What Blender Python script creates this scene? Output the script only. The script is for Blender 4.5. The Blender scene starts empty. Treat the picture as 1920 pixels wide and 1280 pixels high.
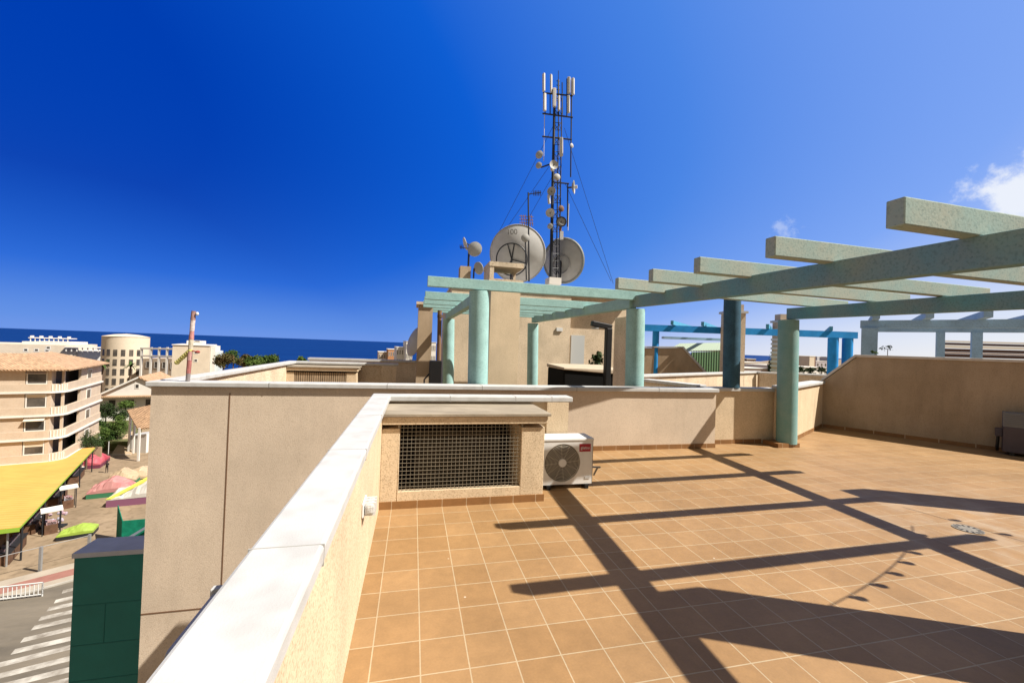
import bpy, bmesh, math, random
from mathutils import Vector, Matrix
random.seed(7)
SC = bpy.context.scene
COL = SC.collection
R = math.radians

# ------------------------------------------------------------------ camera
YAW, PITCH, ROLL, FPX = 0.233926, 0.011632, 0.036231, 773.2
EYE = Vector((0, 0, 1.669))
_f = Vector((math.sin(YAW)*math.cos(PITCH), math.cos(YAW)*math.cos(PITCH), math.sin(PITCH)))
_r0 = Vector((math.cos(YAW), -math.sin(YAW), 0)); _u0 = _r0.cross(_f)
_r = _r0*math.cos(ROLL) + _u0*math.sin(ROLL); _u = _u0*math.cos(ROLL) - _r0*math.sin(ROLL)
cam = bpy.data.cameras.new('camera'); co = bpy.data.objects.new('camera', cam); COL.objects.link(co)
cam.sensor_width = 36; cam.lens = 36*FPX/1920; cam.clip_start = 0.05; cam.clip_end = 90000
m = Matrix((( _r.x,_u.x,-_f.x,EYE.x),(_r.y,_u.y,-_f.y,EYE.y),(_r.z,_u.z,-_f.z,EYE.z),(0,0,0,1)))
co.matrix_world = m
SC.camera = co
# survey helpers: a measured point of the photograph at a known height / distance -> place in metres
def ray(x, y): return _f + _r*((x-960)/FPX) - _u*((y-640)/FPX)
def at(x, y, depth): return EYE + ray(x, y)*depth
def onz(x, y, z): d = ray(x, y); return EYE + d*((z-EYE.z)/d.z)
def ony(x, y, Y): d = ray(x, y); return EYE + d*(Y/d.y)
def onx(x, y, X): d = ray(x, y); return EYE + d*(X/d.x)

# ------------------------------------------------------------------ light
SUN_TO = Vector((0.77, -0.36, 1.0)).normalized()
ELEV = math.asin(SUN_TO.z); AZ = math.atan2(SUN_TO.x, SUN_TO.y)
SUN_STRENGTH, SKY_STRENGTH, EXPOSURE = 5.0, 0.085, 0.95
w = bpy.data.worlds.new('World'); SC.world = w; w.use_nodes = True
def setup_world():
    nt = w.node_tree; N = nt.nodes; L = nt.links
    bg = N['Background']; bg.inputs[1].default_value = SKY_STRENGTH
    sky = N.new('ShaderNodeTexSky'); sky.sky_type = 'NISHITA'; sky.sun_disc = False
    sky.sun_elevation = ELEV; sky.sun_rotation = AZ
    sky.altitude = 0; sky.air_density = 1.0; sky.dust_density = 0.6; sky.ozone_density = 3.5
    hs = N.new('ShaderNodeHueSaturation'); hs.inputs['Saturation'].default_value = 1.45
    hs.inputs['Hue'].default_value = 0.505; hs.inputs['Value'].default_value = 1.0
    L.new(sky.outputs[0], hs.inputs['Color'])
    gm = N.new('ShaderNodeGamma'); gm.inputs[1].default_value = 1.0
    L.new(hs.outputs[0], gm.inputs[0])
    # two small fair-weather clouds near the right edge of the view, fixed in the sky
    tc = N.new('ShaderNodeTexCoord')
    # measured clear-sky colours, by height and by angle from the sun, laid over the sky model
    nv = N.new('ShaderNodeVectorMath'); nv.operation = 'NORMALIZE'; L.new(tc.outputs['Generated'], nv.inputs[0])
    sx = N.new('ShaderNodeSeparateXYZ'); L.new(nv.outputs[0], sx.inputs[0])
    dt = N.new('ShaderNodeVectorMath'); dt.operation = 'DOT_PRODUCT'; L.new(nv.outputs[0], dt.inputs[0]); dt.inputs[1].default_value = SUN_TO
    def mth(op, a, b=None):
        n_ = N.new('ShaderNodeMath'); n_.operation = op
        for k, v in ((0, a), (1, b)):
            if v is None: continue
            if isinstance(v, (int, float)): n_.inputs[k].default_value = v
            else: L.new(v, n_.inputs[k])
        return n_.outputs[0]
    zz = mth('MAXIMUM', sx.outputs[2], 0.0)
    ex = mth('MULTIPLY', mth('POWER', 2.71828, mth('MULTIPLY', zz, -4.0)), 0.9)
    ss = mth('MULTIPLY', mth('MAXIMUM', dt.outputs['Value'], -0.3), 0.9)
    T = mth('MULTIPLY', mth('ADD', mth('ADD', ex, ss), -0.05), 1/1.7)
    cr = N.new('ShaderNodeValToRGB'); L.new(T, cr.inputs[0]); e = cr.color_ramp.elements
    K = 1/(SKY_STRENGTH*2**EXPOSURE)
    stops = [(0,(0,56,176)),(.25,(14,92,212)),(.5,(76,134,230)),(.75,(130,168,244)),(1,(215,223,246)),(1.25,(250,248,244)),(1.7,(255,252,245))]
    def s2l(c): c /= 255; return c/12.92 if c <= .04045 else ((c+.055)/1.055)**2.4
    while len(e) < len(stops): e.new(.5)
    for el, (p_, c_) in zip(e, stops): el.position = p_/1.7
    for el, (p_, c_) in zip(e, stops): el.color = (*[s2l(v) for v in c_], 1)
    sc_ = N.new('ShaderNodeVectorMath'); sc_.operation = 'SCALE'; sc_.inputs['Scale'].default_value = K; L.new(cr.outputs[0], sc_.inputs[0])
    mx0 = N.new('ShaderNodeMix'); mx0.data_type = 'RGBA'; mx0.inputs[0].default_value = .93
    L.new(gm.outputs[0], mx0.inputs[6]); L.new(sc_.outputs[0], mx0.inputs[7])
    # unseen sky overhead and behind the viewer greyed, added to neutralise shadow fill
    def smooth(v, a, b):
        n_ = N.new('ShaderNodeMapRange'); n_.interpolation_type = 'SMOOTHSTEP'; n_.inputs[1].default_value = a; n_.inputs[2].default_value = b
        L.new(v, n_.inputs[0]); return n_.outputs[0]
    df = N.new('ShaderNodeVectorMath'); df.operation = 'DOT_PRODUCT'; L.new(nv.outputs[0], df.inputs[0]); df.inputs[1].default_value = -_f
    shadow_fill = mth('MAXIMUM', smooth(sx.outputs[2], .64, .86), smooth(df.outputs['Value'], -.25, .25))
    mv = N.new('ShaderNodeMix'); mv.data_type = 'RGBA'; L.new(shadow_fill, mv.inputs[0]); L.new(mx0.outputs[2], mv.inputs[6])
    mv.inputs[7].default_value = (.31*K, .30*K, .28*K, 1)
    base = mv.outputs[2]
    for (px, py, rad, amt, sc) in ((1912, 366, 0.115, 0.95, 20.0), (1468, 428, 0.05, 0.32, 34.0)):
        d = ray(px, py).normalized()
        dist = N.new('ShaderNodeVectorMath'); dist.operation = 'DISTANCE'
        L.new(tc.outputs['Generated'], dist.inputs[0]); dist.inputs[1].default_value = d
        no = N.new('ShaderNodeTexNoise'); no.inputs['Scale'].default_value = sc; no.inputs['Detail'].default_value = 8
        no.inputs['Roughness'].default_value = 0.62
        L.new(tc.outputs['Generated'], no.inputs['Vector'])
        mr = N.new('ShaderNodeMapRange'); mr.inputs[1].default_value = rad; mr.inputs[2].default_value = 0.0
        mr.inputs[3].default_value = -0.36; mr.inputs[4].default_value = 0.24; mr.clamp = True
        L.new(dist.outputs['Value'], mr.inputs[0])
        ad = N.new('ShaderNodeMath'); ad.operation = 'ADD'; L.new(mr.outputs[0], ad.inputs[0]); L.new(no.outputs[0], ad.inputs[1])
        m2 = N.new('ShaderNodeMapRange'); m2.inputs[1].default_value = 0.42; m2.inputs[2].default_value = 0.68
        m2.inputs[4].default_value = amt; m2.interpolation_type = 'SMOOTHSTEP'; L.new(ad.outputs[0], m2.inputs[0])
        mx = N.new('ShaderNodeMix'); mx.data_type = 'RGBA'
        L.new(m2.outputs[0], mx.inputs[0]); L.new(base, mx.inputs[6]); mx.inputs[7].default_value = (.86*K, .90*K, .98*K, 1)
        base = mx.outputs[2]
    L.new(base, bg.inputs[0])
setup_world()
sl = bpy.data.lights.new('sun', 'SUN'); sl.energy = SUN_STRENGTH; sl.angle = R(0.5); sl.color = (1.0, 0.93, 0.82)
so = bpy.data.objects.new('sun', sl); COL.objects.link(so); so.location = (8, -4, 30)
so.rotation_euler = SUN_TO.to_track_quat('Z', 'Y').to_euler()
SC.view_settings.view_transform = 'Standard'; SC.view_settings.look = 'None'
SC.view_settings.exposure = EXPOSURE; SC.view_settings.gamma = 1.0
SC.render.resolution_x, SC.render.resolution_y = 1024, 682
SC.render.engine = 'CYCLES'
SC.cycles.max_bounces = 6; SC.cycles.diffuse_bounces = 4

# ------------------------------------------------------------------ materials
MATS = {}
ALB = 0.78        # every measured colour scaled to the exposure used
def dim(c): return None if c is None else tuple(v*ALB for v in c)
def mat(name, col, rough=0.8, spec=0.3, var=0.0, vscale=3.0, col2=None, speck=None, speck_scale=120, speck_amt=0.5,
        bump=0.0, bscale=80, metal=0.0, stretch=(1, 1, 1), pits=0.0, trans=0.0, alpha=1.0, detail=6, streak=0.0):
    if name in MATS: return MATS[name]
    col, col2, speck = dim(col), dim(col2), dim(speck)
    M = bpy.data.materials.new(name); M.use_nodes = True; MATS[name] = M
    nt = M.node_tree; N = nt.nodes; L = nt.links; P = N['Principled BSDF']
    P.inputs['Roughness'].default_value = rough; P.inputs['Metallic'].default_value = metal
    P.inputs['Specular IOR Level'].default_value = spec
    if trans: P.inputs['Transmission Weight'].default_value = trans
    if alpha < 1: P.inputs['Alpha'].default_value = alpha
    c4 = (*col, 1)
    tc = N.new('ShaderNodeTexCoord'); mp = N.new('ShaderNodeMapping'); mp.inputs['Scale'].default_value = stretch
    L.new(tc.outputs['Object'], mp.inputs[0])
    out = None
    if var > 0 or col2:
        no = N.new('ShaderNodeTexNoise'); no.inputs['Scale'].default_value = vscale; no.inputs['Detail'].default_value = detail
        no.inputs['Roughness'].default_value = 0.6
        L.new(mp.outputs[0], no.inputs['Vector'])
        cr = N.new('ShaderNodeMapRange'); cr.inputs[1].default_value = 0.33; cr.inputs[2].default_value = 0.67
        L.new(no.outputs[0], cr.inputs[0])
        mx = N.new('ShaderNodeMix'); mx.data_type = 'RGBA'; L.new(cr.outputs[0], mx.inputs[0])
        if col2: mx.inputs[6].default_value = c4; mx.inputs[7].default_value = (*col2, 1)
        else:
            mx.inputs[6].default_value = (*[c*(1-var) for c in col], 1); mx.inputs[7].default_value = (*[min(1, c*(1+var)) for c in col], 1)
        out = mx.outputs[2]
    if speck:
        n2 = N.new('ShaderNodeTexNoise'); n2.inputs['Scale'].default_value = speck_scale; n2.inputs['Detail'].default_value = 2
        L.new(tc.outputs['Object'], n2.inputs['Vector'])
        c2 = N.new('ShaderNodeMapRange'); c2.inputs[1].default_value = 0.5; c2.inputs[2].default_value = 0.68; c2.inputs[4].default_value = speck_amt
        L.new(n2.outputs[0], c2.inputs[0])
        mx = N.new('ShaderNodeMix'); mx.data_type = 'RGBA'; L.new(c2.outputs[0], mx.inputs[0])
        if out: L.new(out, mx.inputs[6])
        else: mx.inputs[6].default_value = c4
        mx.inputs[7].default_value = (*speck, 1); out = mx.outputs[2]
    if streak:      # rain streaks running down the render
        mp2 = N.new('ShaderNodeMapping'); mp2.inputs['Scale'].default_value = (2.0, 2.0, .4); L.new(tc.outputs['Object'], mp2.inputs[0])
        n4 = N.new('ShaderNodeTexNoise'); n4.inputs['Scale'].default_value = 1.6; n4.inputs['Detail'].default_value = 7; n4.inputs['Roughness'].default_value = .65; L.new(mp2.outputs[0], n4.inputs['Vector'])
        m4 = N.new('ShaderNodeMapRange'); m4.inputs[1].default_value = .46; m4.inputs[2].default_value = .78; m4.inputs[3].default_value = 1.0; m4.inputs[4].default_value = 1-streak*1.8; L.new(n4.outputs[0], m4.inputs[0])
        mx = N.new('ShaderNodeMix'); mx.data_type = 'RGBA'; mx.blend_type = 'MULTIPLY'; mx.inputs[0].default_value = 1
        if out: L.new(out, mx.inputs[6])
        else: mx.inputs[6].default_value = c4
        L.new(m4.outputs[0], mx.inputs[7]); out = mx.outputs[2]
    if pits:
        vo = N.new('ShaderNodeTexVoronoi'); vo.inputs['Scale'].default_value = 27
        L.new(tc.outputs['Object'], vo.inputs['Vector'])
        c2 = N.new('ShaderNodeMapRange'); c2.inputs[1].default_value = 0.11; c2.inputs[2].default_value = 0.05; c2.inputs[4].default_value = pits
        L.new(vo.outputs['Distance'], c2.inputs[0])
        mx = N.new('ShaderNodeMix'); mx.data_type = 'RGBA'; L.new(c2.outputs[0], mx.inputs[0])
        if out: L.new(out, mx.inputs[6])
        else: mx.inputs[6].default_value = c4
        mx.inputs[7].default_value = (*[c*0.35 for c in col], 1); out = mx.outputs[2]
    if out: L.new(out, P.inputs['Base Color'])
    else: P.inputs['Base Color'].default_value = c4
    if bump:
        n3 = N.new('ShaderNodeTexNoise'); n3.inputs['Scale'].default_value = bscale; n3.inputs['Detail'].default_value = 4
        L.new(tc.outputs['Object'], n3.inputs['Vector'])
        bm = N.new('ShaderNodeBump'); bm.inputs['Strength'].default_value = bump; bm.inputs['Distance'].default_value = 0.01
        L.new(n3.outputs[0], bm.inputs['Height']); L.new(bm.outputs[0], P.inputs['Normal'])
    return M

def mat_tiles(name, c1, c2, grout, size, off, msize=0.004, axis='xy', rough=0.55, stains=None, spec=0.35):
    c1, c2, grout = dim(c1), dim(c2), dim(grout)
    M = bpy.data.materials.new(name); M.use_nodes = True
    nt = M.node_tree; N = nt.nodes; L = nt.links; P = N['Principled BSDF']
    P.inputs['Specular IOR Level'].default_value = spec
    tc = N.new('ShaderNodeTexCoord'); mp = N.new('ShaderNodeMapping')
    if axis == 'xz': mp.inputs['Rotation'].default_value = (R(-90), 0, 0)
    mp.inputs['Location'].default_value = (off[0], off[1], 0)
    L.new(tc.outputs['Object'], mp.inputs[0])
    br = N.new('ShaderNodeTexBrick'); br.offset = 0; br.squash = 1
    br.inputs['Scale'].default_value = 1; br.inputs['Brick Width'].default_value = size; br.inputs['Row Height'].default_value = size
    br.inputs['Mortar Size'].default_value = msize; br.inputs['Mortar Smooth'].default_value = 0.2; br.inputs['Bias'].default_value = 0.0
    br.inputs['Color1'].default_value = (*c1, 1); br.inputs['Color2'].default_value = (*c2, 1); br.inputs['Mortar'].default_value = (*grout, 1)
    L.new(mp.outputs[0], br.inputs['Vector'])
    out = br.outputs['Color']
    def mul(out, scale, lo, hi, detail=6):
        no = N.new('ShaderNodeTexNoise'); no.inputs['Scale'].default_value = scale; no.inputs['Detail'].default_value = detail
        L.new(tc.outputs['Object'], no.inputs['Vector'])
        mr = N.new('ShaderNodeMapRange'); mr.inputs[1].default_value = .3; mr.inputs[2].default_value = .7; mr.inputs[3].default_value = lo; mr.inputs[4].default_value = hi
        L.new(no.outputs[0], mr.inputs[0])
        mx = N.new('ShaderNodeMix'); mx.data_type = 'RGBA'; mx.blend_type = 'MULTIPLY'; mx.inputs[0].default_value = 1
        L.new(out, mx.inputs[6]); L.new(mr.outputs[0], mx.inputs[7]); return mx.outputs[2]
    out = mul(out, 0.8, 0.86, 1.10); out = mul(out, 3.1, 0.93, 1.06); out = mul(out, 14, 0.93, 1.06); out = mul(out, 70, 0.95, 1.05, 3)
    if stains:
        for (cx, cy, rad, amt) in stains:      # lime bloom round the drain, strongest on the joints
            ds = N.new('ShaderNodeVectorMath'); ds.operation = 'DISTANCE'; L.new(tc.outputs['Object'], ds.inputs[0]); ds.inputs[1].default_value = (cx, cy, 0)
            no = N.new('ShaderNodeTexNoise'); no.inputs['Scale'].default_value = 3.2; no.inputs['Detail'].default_value = 7; L.new(tc.outputs['Object'], no.inputs['Vector'])
            mr = N.new('ShaderNodeMapRange'); mr.inputs[1].default_value = rad; mr.inputs[2].default_value = 0; L.new(ds.outputs['Value'], mr.inputs[0])
            m2 = N.new('ShaderNodeMapRange'); m2.inputs[1].default_value = .45; m2.inputs[2].default_value = .7; L.new(no.outputs[0], m2.inputs[0])
            mm = N.new('ShaderNodeMath'); mm.operation = 'MULTIPLY'; L.new(mr.outputs[0], mm.inputs[0]); L.new(m2.outputs[0], mm.inputs[1])
            ma = N.new('ShaderNodeMath'); ma.operation = 'MULTIPLY'; L.new(mm.outputs[0], ma.inputs[0]); ma.inputs[1].default_value = amt
            mx = N.new('ShaderNodeMix'); mx.data_type = 'RGBA'; L.new(ma.outputs[0], mx.inputs[0]); L.new(out, mx.inputs[6]); mx.inputs[7].default_value = (.40, .34, .27, 1); out = mx.outputs[2]
    if stains:      # plaster crumbs and grit lying about
        vo = N.new('ShaderNodeTexVoronoi'); vo.inputs['Scale'].default_value = 3.4; L.new(tc.outputs['Object'], vo.inputs['Vector'])
        mr = N.new('ShaderNodeMapRange'); mr.inputs[1].default_value = .032; mr.inputs[2].default_value = .018; mr.inputs[4].default_value = .8; L.new(vo.outputs['Distance'], mr.inputs[0])
        mx = N.new('ShaderNodeMix'); mx.data_type = 'RGBA'; L.new(mr.outputs[0], mx.inputs[0]); L.new(out, mx.inputs[6]); mx.inputs[7].default_value = (.5, .43, .34, 1); out = mx.outputs[2]
    L.new(out, P.inputs['Base Color'])
    P.inputs['Roughness'].default_value = rough
    bm = N.new('ShaderNodeBump'); bm.inputs['Strength'].default_value = 0.35; bm.inputs['Distance'].default_value = 0.004; bm.invert = True
    L.new(br.outputs['Fac'], bm.inputs['Height']); L.new(bm.outputs[0], P.inputs['Normal'])
    return M

def mat_wave(name, c1, c2, scale, direction='X', rough=0.8, bump=0.5, var=None, dist=0.0, spec=0.2, rot=0.0):
    c1, c2 = dim(c1), dim(c2)
    M = bpy.data.materials.new(name); M.use_nodes = True
    nt = M.node_tree; N = nt.nodes; L = nt.links; P = N['Principled BSDF']; P.inputs['Roughness'].default_value = rough
    P.inputs['Specular IOR Level'].default_value = spec
    tc = N.new('ShaderNodeTexCoord'); mp = N.new('ShaderNodeMapping'); mp.inputs['Rotation'].default_value = (0, 0, rot)
    L.new(tc.outputs['Object'], mp.inputs[0])
    wv = N.new('ShaderNodeTexWave'); wv.bands_direction = direction; wv.inputs['Scale'].default_value = scale; wv.inputs['Distortion'].default_value = dist
    L.new(mp.outputs[0], wv.inputs['Vector'])
    mx = N.new('ShaderNodeMix'); mx.data_type = 'RGBA'; L.new(wv.outputs['Fac'], mx.inputs[0])
    mx.inputs[6].default_value = (*c1, 1); mx.inputs[7].default_value = (*c2, 1); out = mx.outputs[2]
    if var:
        no = N.new('ShaderNodeTexNoise'); no.inputs['Scale'].default_value = var[0]; no.inputs['Detail'].default_value = 5; L.new(tc.outputs['Object'], no.inputs['Vector'])
        mr = N.new('ShaderNodeMapRange'); mr.inputs[1].default_value = .3; mr.inputs[2].default_value = .7; mr.inputs[3].default_value = 1-var[1]; mr.inputs[4].default_value = 1+var[1]; L.new(no.outputs[0], mr.inputs[0])
        m2 = N.new('ShaderNodeMix'); m2.data_type = 'RGBA'; m2.blend_type = 'MULTIPLY'; m2.inputs[0].default_value = 1; L.new(out, m2.inputs[6]); L.new(mr.outputs[0], m2.inputs[7]); out = m2.outputs[2]
    L.new(out, P.inputs['Base Color'])
    bm = N.new('ShaderNodeBump'); bm.inputs['Strength'].default_value = bump; bm.inputs['Distance'].default_value = 0.05
    L.new(wv.outputs['Fac'], bm.inputs['Height']); L.new(bm.outputs[0], P.inputs['Normal'])
    return M

TX0, TY0 = -0.403, 4.129
STUCCO = mat('stucco', (.76, .61, .425), .9, .1, var=.08, vscale=2.2, streak=.10, speck=(.34, .24, .15), speck_scale=85, speck_amt=.55, bump=.3, bscale=80)
STUCCO_FACADE = mat('stucco_facade', (.74, .615, .485), .9, .1, var=.08, vscale=1.3, streak=.07, speck=(.40, .30, .21), speck_scale=95, speck_amt=.36, bump=.25, bscale=80)
STUCCO_FAR = mat('stucco_plain', (.74, .61, .455), .9, .1, var=.13, vscale=1.6, speck=(.36, .25, .15), speck_scale=32, speck_amt=.5, streak=.10, bump=.4, bscale=60)
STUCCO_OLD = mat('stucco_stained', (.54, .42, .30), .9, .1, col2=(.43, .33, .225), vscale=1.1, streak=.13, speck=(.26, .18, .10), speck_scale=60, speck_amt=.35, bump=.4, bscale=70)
COPING = mat('white_coping', (.575, .575, .57), .6, .3, var=.05, vscale=5, speck=(.40,.385,.36), speck_scale=7, speck_amt=.35, bump=.1, bscale=160)
COPING_OLD = mat('worn_coping', (.66, .62, .57), .7, .2, var=.12, vscale=4, bump=.1, bscale=120)
FLOOR = mat_tiles('terrace_tiles', (.375, .226, .104), (.325, .188, .080), (.47, .365, .235), .25, (-TX0, -TY0), stains=[(5.48, 2.97, 1.5, .55), (6.6, 2.9, 1.6, .35)])
SKIRT = mat_tiles('skirting_tiles', (.30, .15, .055), (.26, .125, .045), (.50, .37, .24), .25, (-TX0, 0.1), axis='xz')
SLAB = mat('weathered_slab', (.42, .36, .28), .9, .1, col2=(.27, .23, .18), vscale=2.2, bump=.3, bscale=40, stretch=(1, 3, 1))
TEALW = mat('weathered_teal', (.33, .47, .45), .85, .15, col2=(.43, .465, .40), vscale=2.6, speck=(.20, .28, .27), speck_scale=55, speck_amt=.5, bump=.15, bscale=60, pits=.8)
TEALB = mat('weathered_teal_dark', (.15, .355, .42), .85, .15, col2=(.27, .35, .33), vscale=1.9, speck=(.12, .20, .22), speck_scale=50, speck_amt=.5, bump=.15, bscale=60, pits=.8)
TEALC = mat('column_teal', (.20, .40, .40), .8, .15, col2=(.29, .45, .44), vscale=4, speck=(.19, .33, .30), speck_scale=70, speck_amt=.4, bump=.3, bscale=70)
TURQ = mat('turquoise_paint', (.355, .58, .565), .75, .2, var=.10, vscale=5, speck=(.24, .42, .41), speck_scale=38, speck_amt=.5, bump=.25, bscale=70)
COLSHADE = mat('column_shade_blue', (.035, .095, .15), .7, .2, var=.25, vscale=6, speck=(.10, .2, .25), speck_scale=90, speck_amt=.5)  # shade on the column put into its dark blue colour
BLUE = mat('blue_paint', (.022, .29, .74), .7, .2, var=.15, vscale=3)
PALEBLUE = mat('pale_blue_paint', (.34, .52, .70), .75, .2, var=.12, vscale=2.5, speck=(.24, .33, .42), speck_scale=30, speck_amt=.4)
BLACK = mat('black', (.012, .012, .013), .5, .3)
DARKIN = mat('interior_shade', (.02, .018, .015), .9, .1)
WHITEM = mat('white_metal', (.74, .74, .73), .4, .4, var=.04, vscale=8)
GREYM = mat('grey_metal', (.36, .36, .36), .45, .4, metal=.3, var=.1, vscale=10)
WIRE = mat('galvanised_wire', (.33, .30, .24), .5, .4, metal=.4, var=.15, vscale=12)
STEEL = mat('dark_steel', (.035, .038, .045), .5, .4, metal=.4)
DISHM = mat('dish_grey', (.45, .45, .44), .6, .3, var=.10, vscale=3)
DISHW = mat('dish_white', (.62, .62, .61), .6, .3, var=.08, vscale=3)
GLASSD = mat('dark_glass', (.03, .033, .036), .15, .5, col2=(.15,.13,.11), vscale=.55)
WHITEP = mat('white_plaster', (.76, .73, .68), .85, .1, var=.05, vscale=.4)
CREAM = mat('cream_plaster', (.70, .60, .47), .85, .1, var=.06, vscale=.5)
PINKP = mat('salmon_plaster', (.60, .49, .38), .85, .1, var=.07, vscale=.7, speck=(.5, .34, .22), speck_scale=6, speck_amt=.3)
ROOFT = mat_wave('clay_roof_tiles', (.40, .24, .14), (.53, .36, .23), 1.6, 'DIAGONAL', .85, .6, var=(2.2, .3), dist=1.5)
LEAF = mat('leaf_green', (.065, .12, .022), .7, .2, col2=(.03, .065, .014), vscale=1.2)
LEAFB = mat('leaf_bright', (.11, .17, .03), .7, .2, col2=(.055, .10, .02), vscale=1.2)
LEAFD = mat('leaf_dark', (.022, .045, .012), .7, .2, col2=(.045, .07, .02), vscale=1.2)
BARK = mat('bark', (.14, .10, .07), .9, .1, var=.3, vscale=8)

# ------------------------------------------------------------------ mesh building
class MB:
    def __init__(s, M=None): s.v = []; s.f = []; s.M = M; s.sm = False
    def add(s, vs, fs):
        n = len(s.v)
        for p in vs:
            p = Vector(p)
            s.v.append(s.M @ p if s.M else p)
        s.f += [tuple(n+i for i in f) for f in fs]; return s
    def box(s, x0, x1, y0, y1, z0, z1):
        return s.add([(x0,y0,z0),(x1,y0,z0),(x1,y1,z0),(x0,y1,z0),(x0,y0,z1),(x1,y0,z1),(x1,y1,z1),(x0,y1,z1)],
                     [(0,3,2,1),(4,5,6,7),(0,1,5,4),(1,2,6,5),(2,3,7,6),(3,0,4,7)])
    def hexa(s, a, b):      # two 4-point loops
        return s.add(list(a)+list(b), [(3,2,1,0),(4,5,6,7),(0,1,5,4),(1,2,6,5),(2,3,7,6),(3,0,4,7)])
    def prism(s, poly, z0, z1):
        n = len(poly)
        return s.add([(p[0],p[1],z0) for p in poly]+[(p[0],p[1],z1) for p in poly],
                     [tuple(range(n))[::-1], tuple(range(n,2*n))]+[(i,(i+1)%n,n+(i+1)%n,n+i) for i in range(n)])
    def extr(s, loop, d):
        n = len(loop); d = Vector(d); l2 = [Vector(p)+d for p in loop]
        return s.add(list(loop)+l2, [tuple(range(n))[::-1], tuple(range(n,2*n))]+[(i,(i+1)%n,n+(i+1)%n,n+i) for i in range(n)])
    def beam(s, a, b, w, h, up=(0,0,1), anchor='c'):   # bar from a to b; w sideways, h along up
        a, b = Vector(a), Vector(b); d = (b-a).normalized(); up = Vector(up); sd = d.cross(up).normalized(); up2 = sd.cross(d).normalized()
        if anchor == 'c': o = [(-.5,-.5),(.5,-.5),(.5,.5),(-.5,.5)]
        else: o = [(0,0),(1,0),(1,1),(0,1)]
        la = [a+sd*(i*w)+up2*(j*h) for i,j in o]; lb = [b+sd*(i*w)+up2*(j*h) for i,j in o]
        return s.hexa(la, lb)
    def cyl(s, a, b, r0, r1=None, n=16, cap=True):
        a, b = Vector(a), Vector(b); r1 = r0 if r1 is None else r1
        d = (b-a).normalized(); x = d.orthogonal().normalized(); y = d.cross(x)
        vs = []
        for p, r in ((a,r0),(b,r1)):
            for i in range(n):
                t = 2*math.pi*i/n; vs.append(p+x*(r*math.cos(t))+y*(r*math.sin(t)))
        fs = [(i,(i+1)%n,n+(i+1)%n,n+i) for i in range(n)]
        if cap: fs += [tuple(range(n))[::-1], tuple(range(n,2*n))]
        return s.add(vs, fs)
    def tube(s, pts, r, n=6):
        for a, b in zip(pts[:-1], pts[1:]): s.cyl(a, b, r, r, n)
        return s
    def ring(s, c, ax, r, t, n=36, k=6):
        c = Vector(c); d = Vector(ax).normalized(); x = d.orthogonal().normalized(); y = d.cross(x)
        vs = []; fs = []
        for i in range(n):
            a = 2*math.pi*i/n; rad = x*math.cos(a)+y*math.sin(a)
            for j in range(k):
                b = 2*math.pi*j/k; vs.append(c+rad*(r+t*math.cos(b))+d*(t*math.sin(b)))
        for i in range(n):
            for j in range(k):
                fs.append((i*k+j, ((i+1)%n)*k+j, ((i+1)%n)*k+(j+1)%k, i*k+(j+1)%k))
        return s.add(vs, fs)
    def dish(s, c, ax, r, depth, n=28, k=7, th=0.02):   # paraboloid shell; ax = the way its convex back points
        c = Vector(c); d = Vector(ax).normalized(); x = d.orthogonal().normalized(); y = d.cross(x)
        vs = []; fs = []
        for lay in (0, 1):
            for j in range(k+1):
                q = j/k
                for i in range(n):
                    a = 2*math.pi*i/n; vs.append(c+(x*math.cos(a)+y*math.sin(a))*(r*max(q,.001))+d*(depth*(1-q*q)-(th if lay else 0)))
        m_ = (k+1)*n
        for lay in (0, 1):
            for j in range(k):
                for i in range(n):
                    q = (lay*m_+j*n+i, lay*m_+j*n+(i+1)%n, lay*m_+(j+1)*n+(i+1)%n, lay*m_+(j+1)*n+i); fs.append(q)
        for i in range(n): fs.append((k*n+i, k*n+(i+1)%n, m_+k*n+(i+1)%n, m_+k*n+i))
        return s.add(vs, fs)
    def lathe(s, prof, n=24, c=(0,0,0)):
        c = Vector(c); vs = []; fs = []; k = len(prof)
        for i in range(n):
            a = 2*math.pi*i/n
            for (r, z) in prof: vs.append(c+Vector((r*math.cos(a), r*math.sin(a), z)))
        for i in range(n):
            for j in range(k-1): fs.append((i*k+j, ((i+1)%n)*k+j, ((i+1)%n)*k+j+1, i*k+j+1))
        return s.add(vs, fs)
    def ball(s, c, rx, ry, rz, n=14, k=8):
        c = Vector(c); vs = []; fs = []
        for j in range(k+1):
            p = math.pi*j/k
            for i in range(n):
                a = 2*math.pi*i/n; vs.append(c+Vector((rx*math.sin(p)*math.cos(a), ry*math.sin(p)*math.sin(a), rz*math.cos(p))))
        for j in range(k):
            for i in range(n): fs.append((j*n+i, j*n+(i+1)%n, (j+1)*n+(i+1)%n, (j+1)*n+i))
        return s.add(vs, fs)
    def build(s, name, material, parent=None, smooth=False, bevel=0.0, rn=True):
        me = bpy.data.meshes.new(name); me.from_pydata([tuple(v) for v in s.v], [], s.f)
        if rn:
            b = bmesh.new(); b.from_mesh(me)
            bmesh.ops.remove_doubles(b, verts=b.verts, dist=1e-5) if bevel or smooth else None
            bmesh.ops.recalc_face_normals(b, faces=b.faces); b.to_mesh(me); b.free()
        me.materials.append(material)
        if smooth:
            for p in me.polygons: p.use_smooth = True
            try: me.set_sharp_from_angle(angle=R(40))
            except Exception: pass
        o = bpy.data.objects.new(name, me); COL.objects.link(o)
        if parent: attach(o, parent)
        if bevel:
            bv = o.modifiers.new('bevel', 'BEVEL'); bv.width = bevel; bv.segments = 2; bv.limit_method = 'ANGLE'; bv.angle_limit = R(50)
        return o
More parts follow.
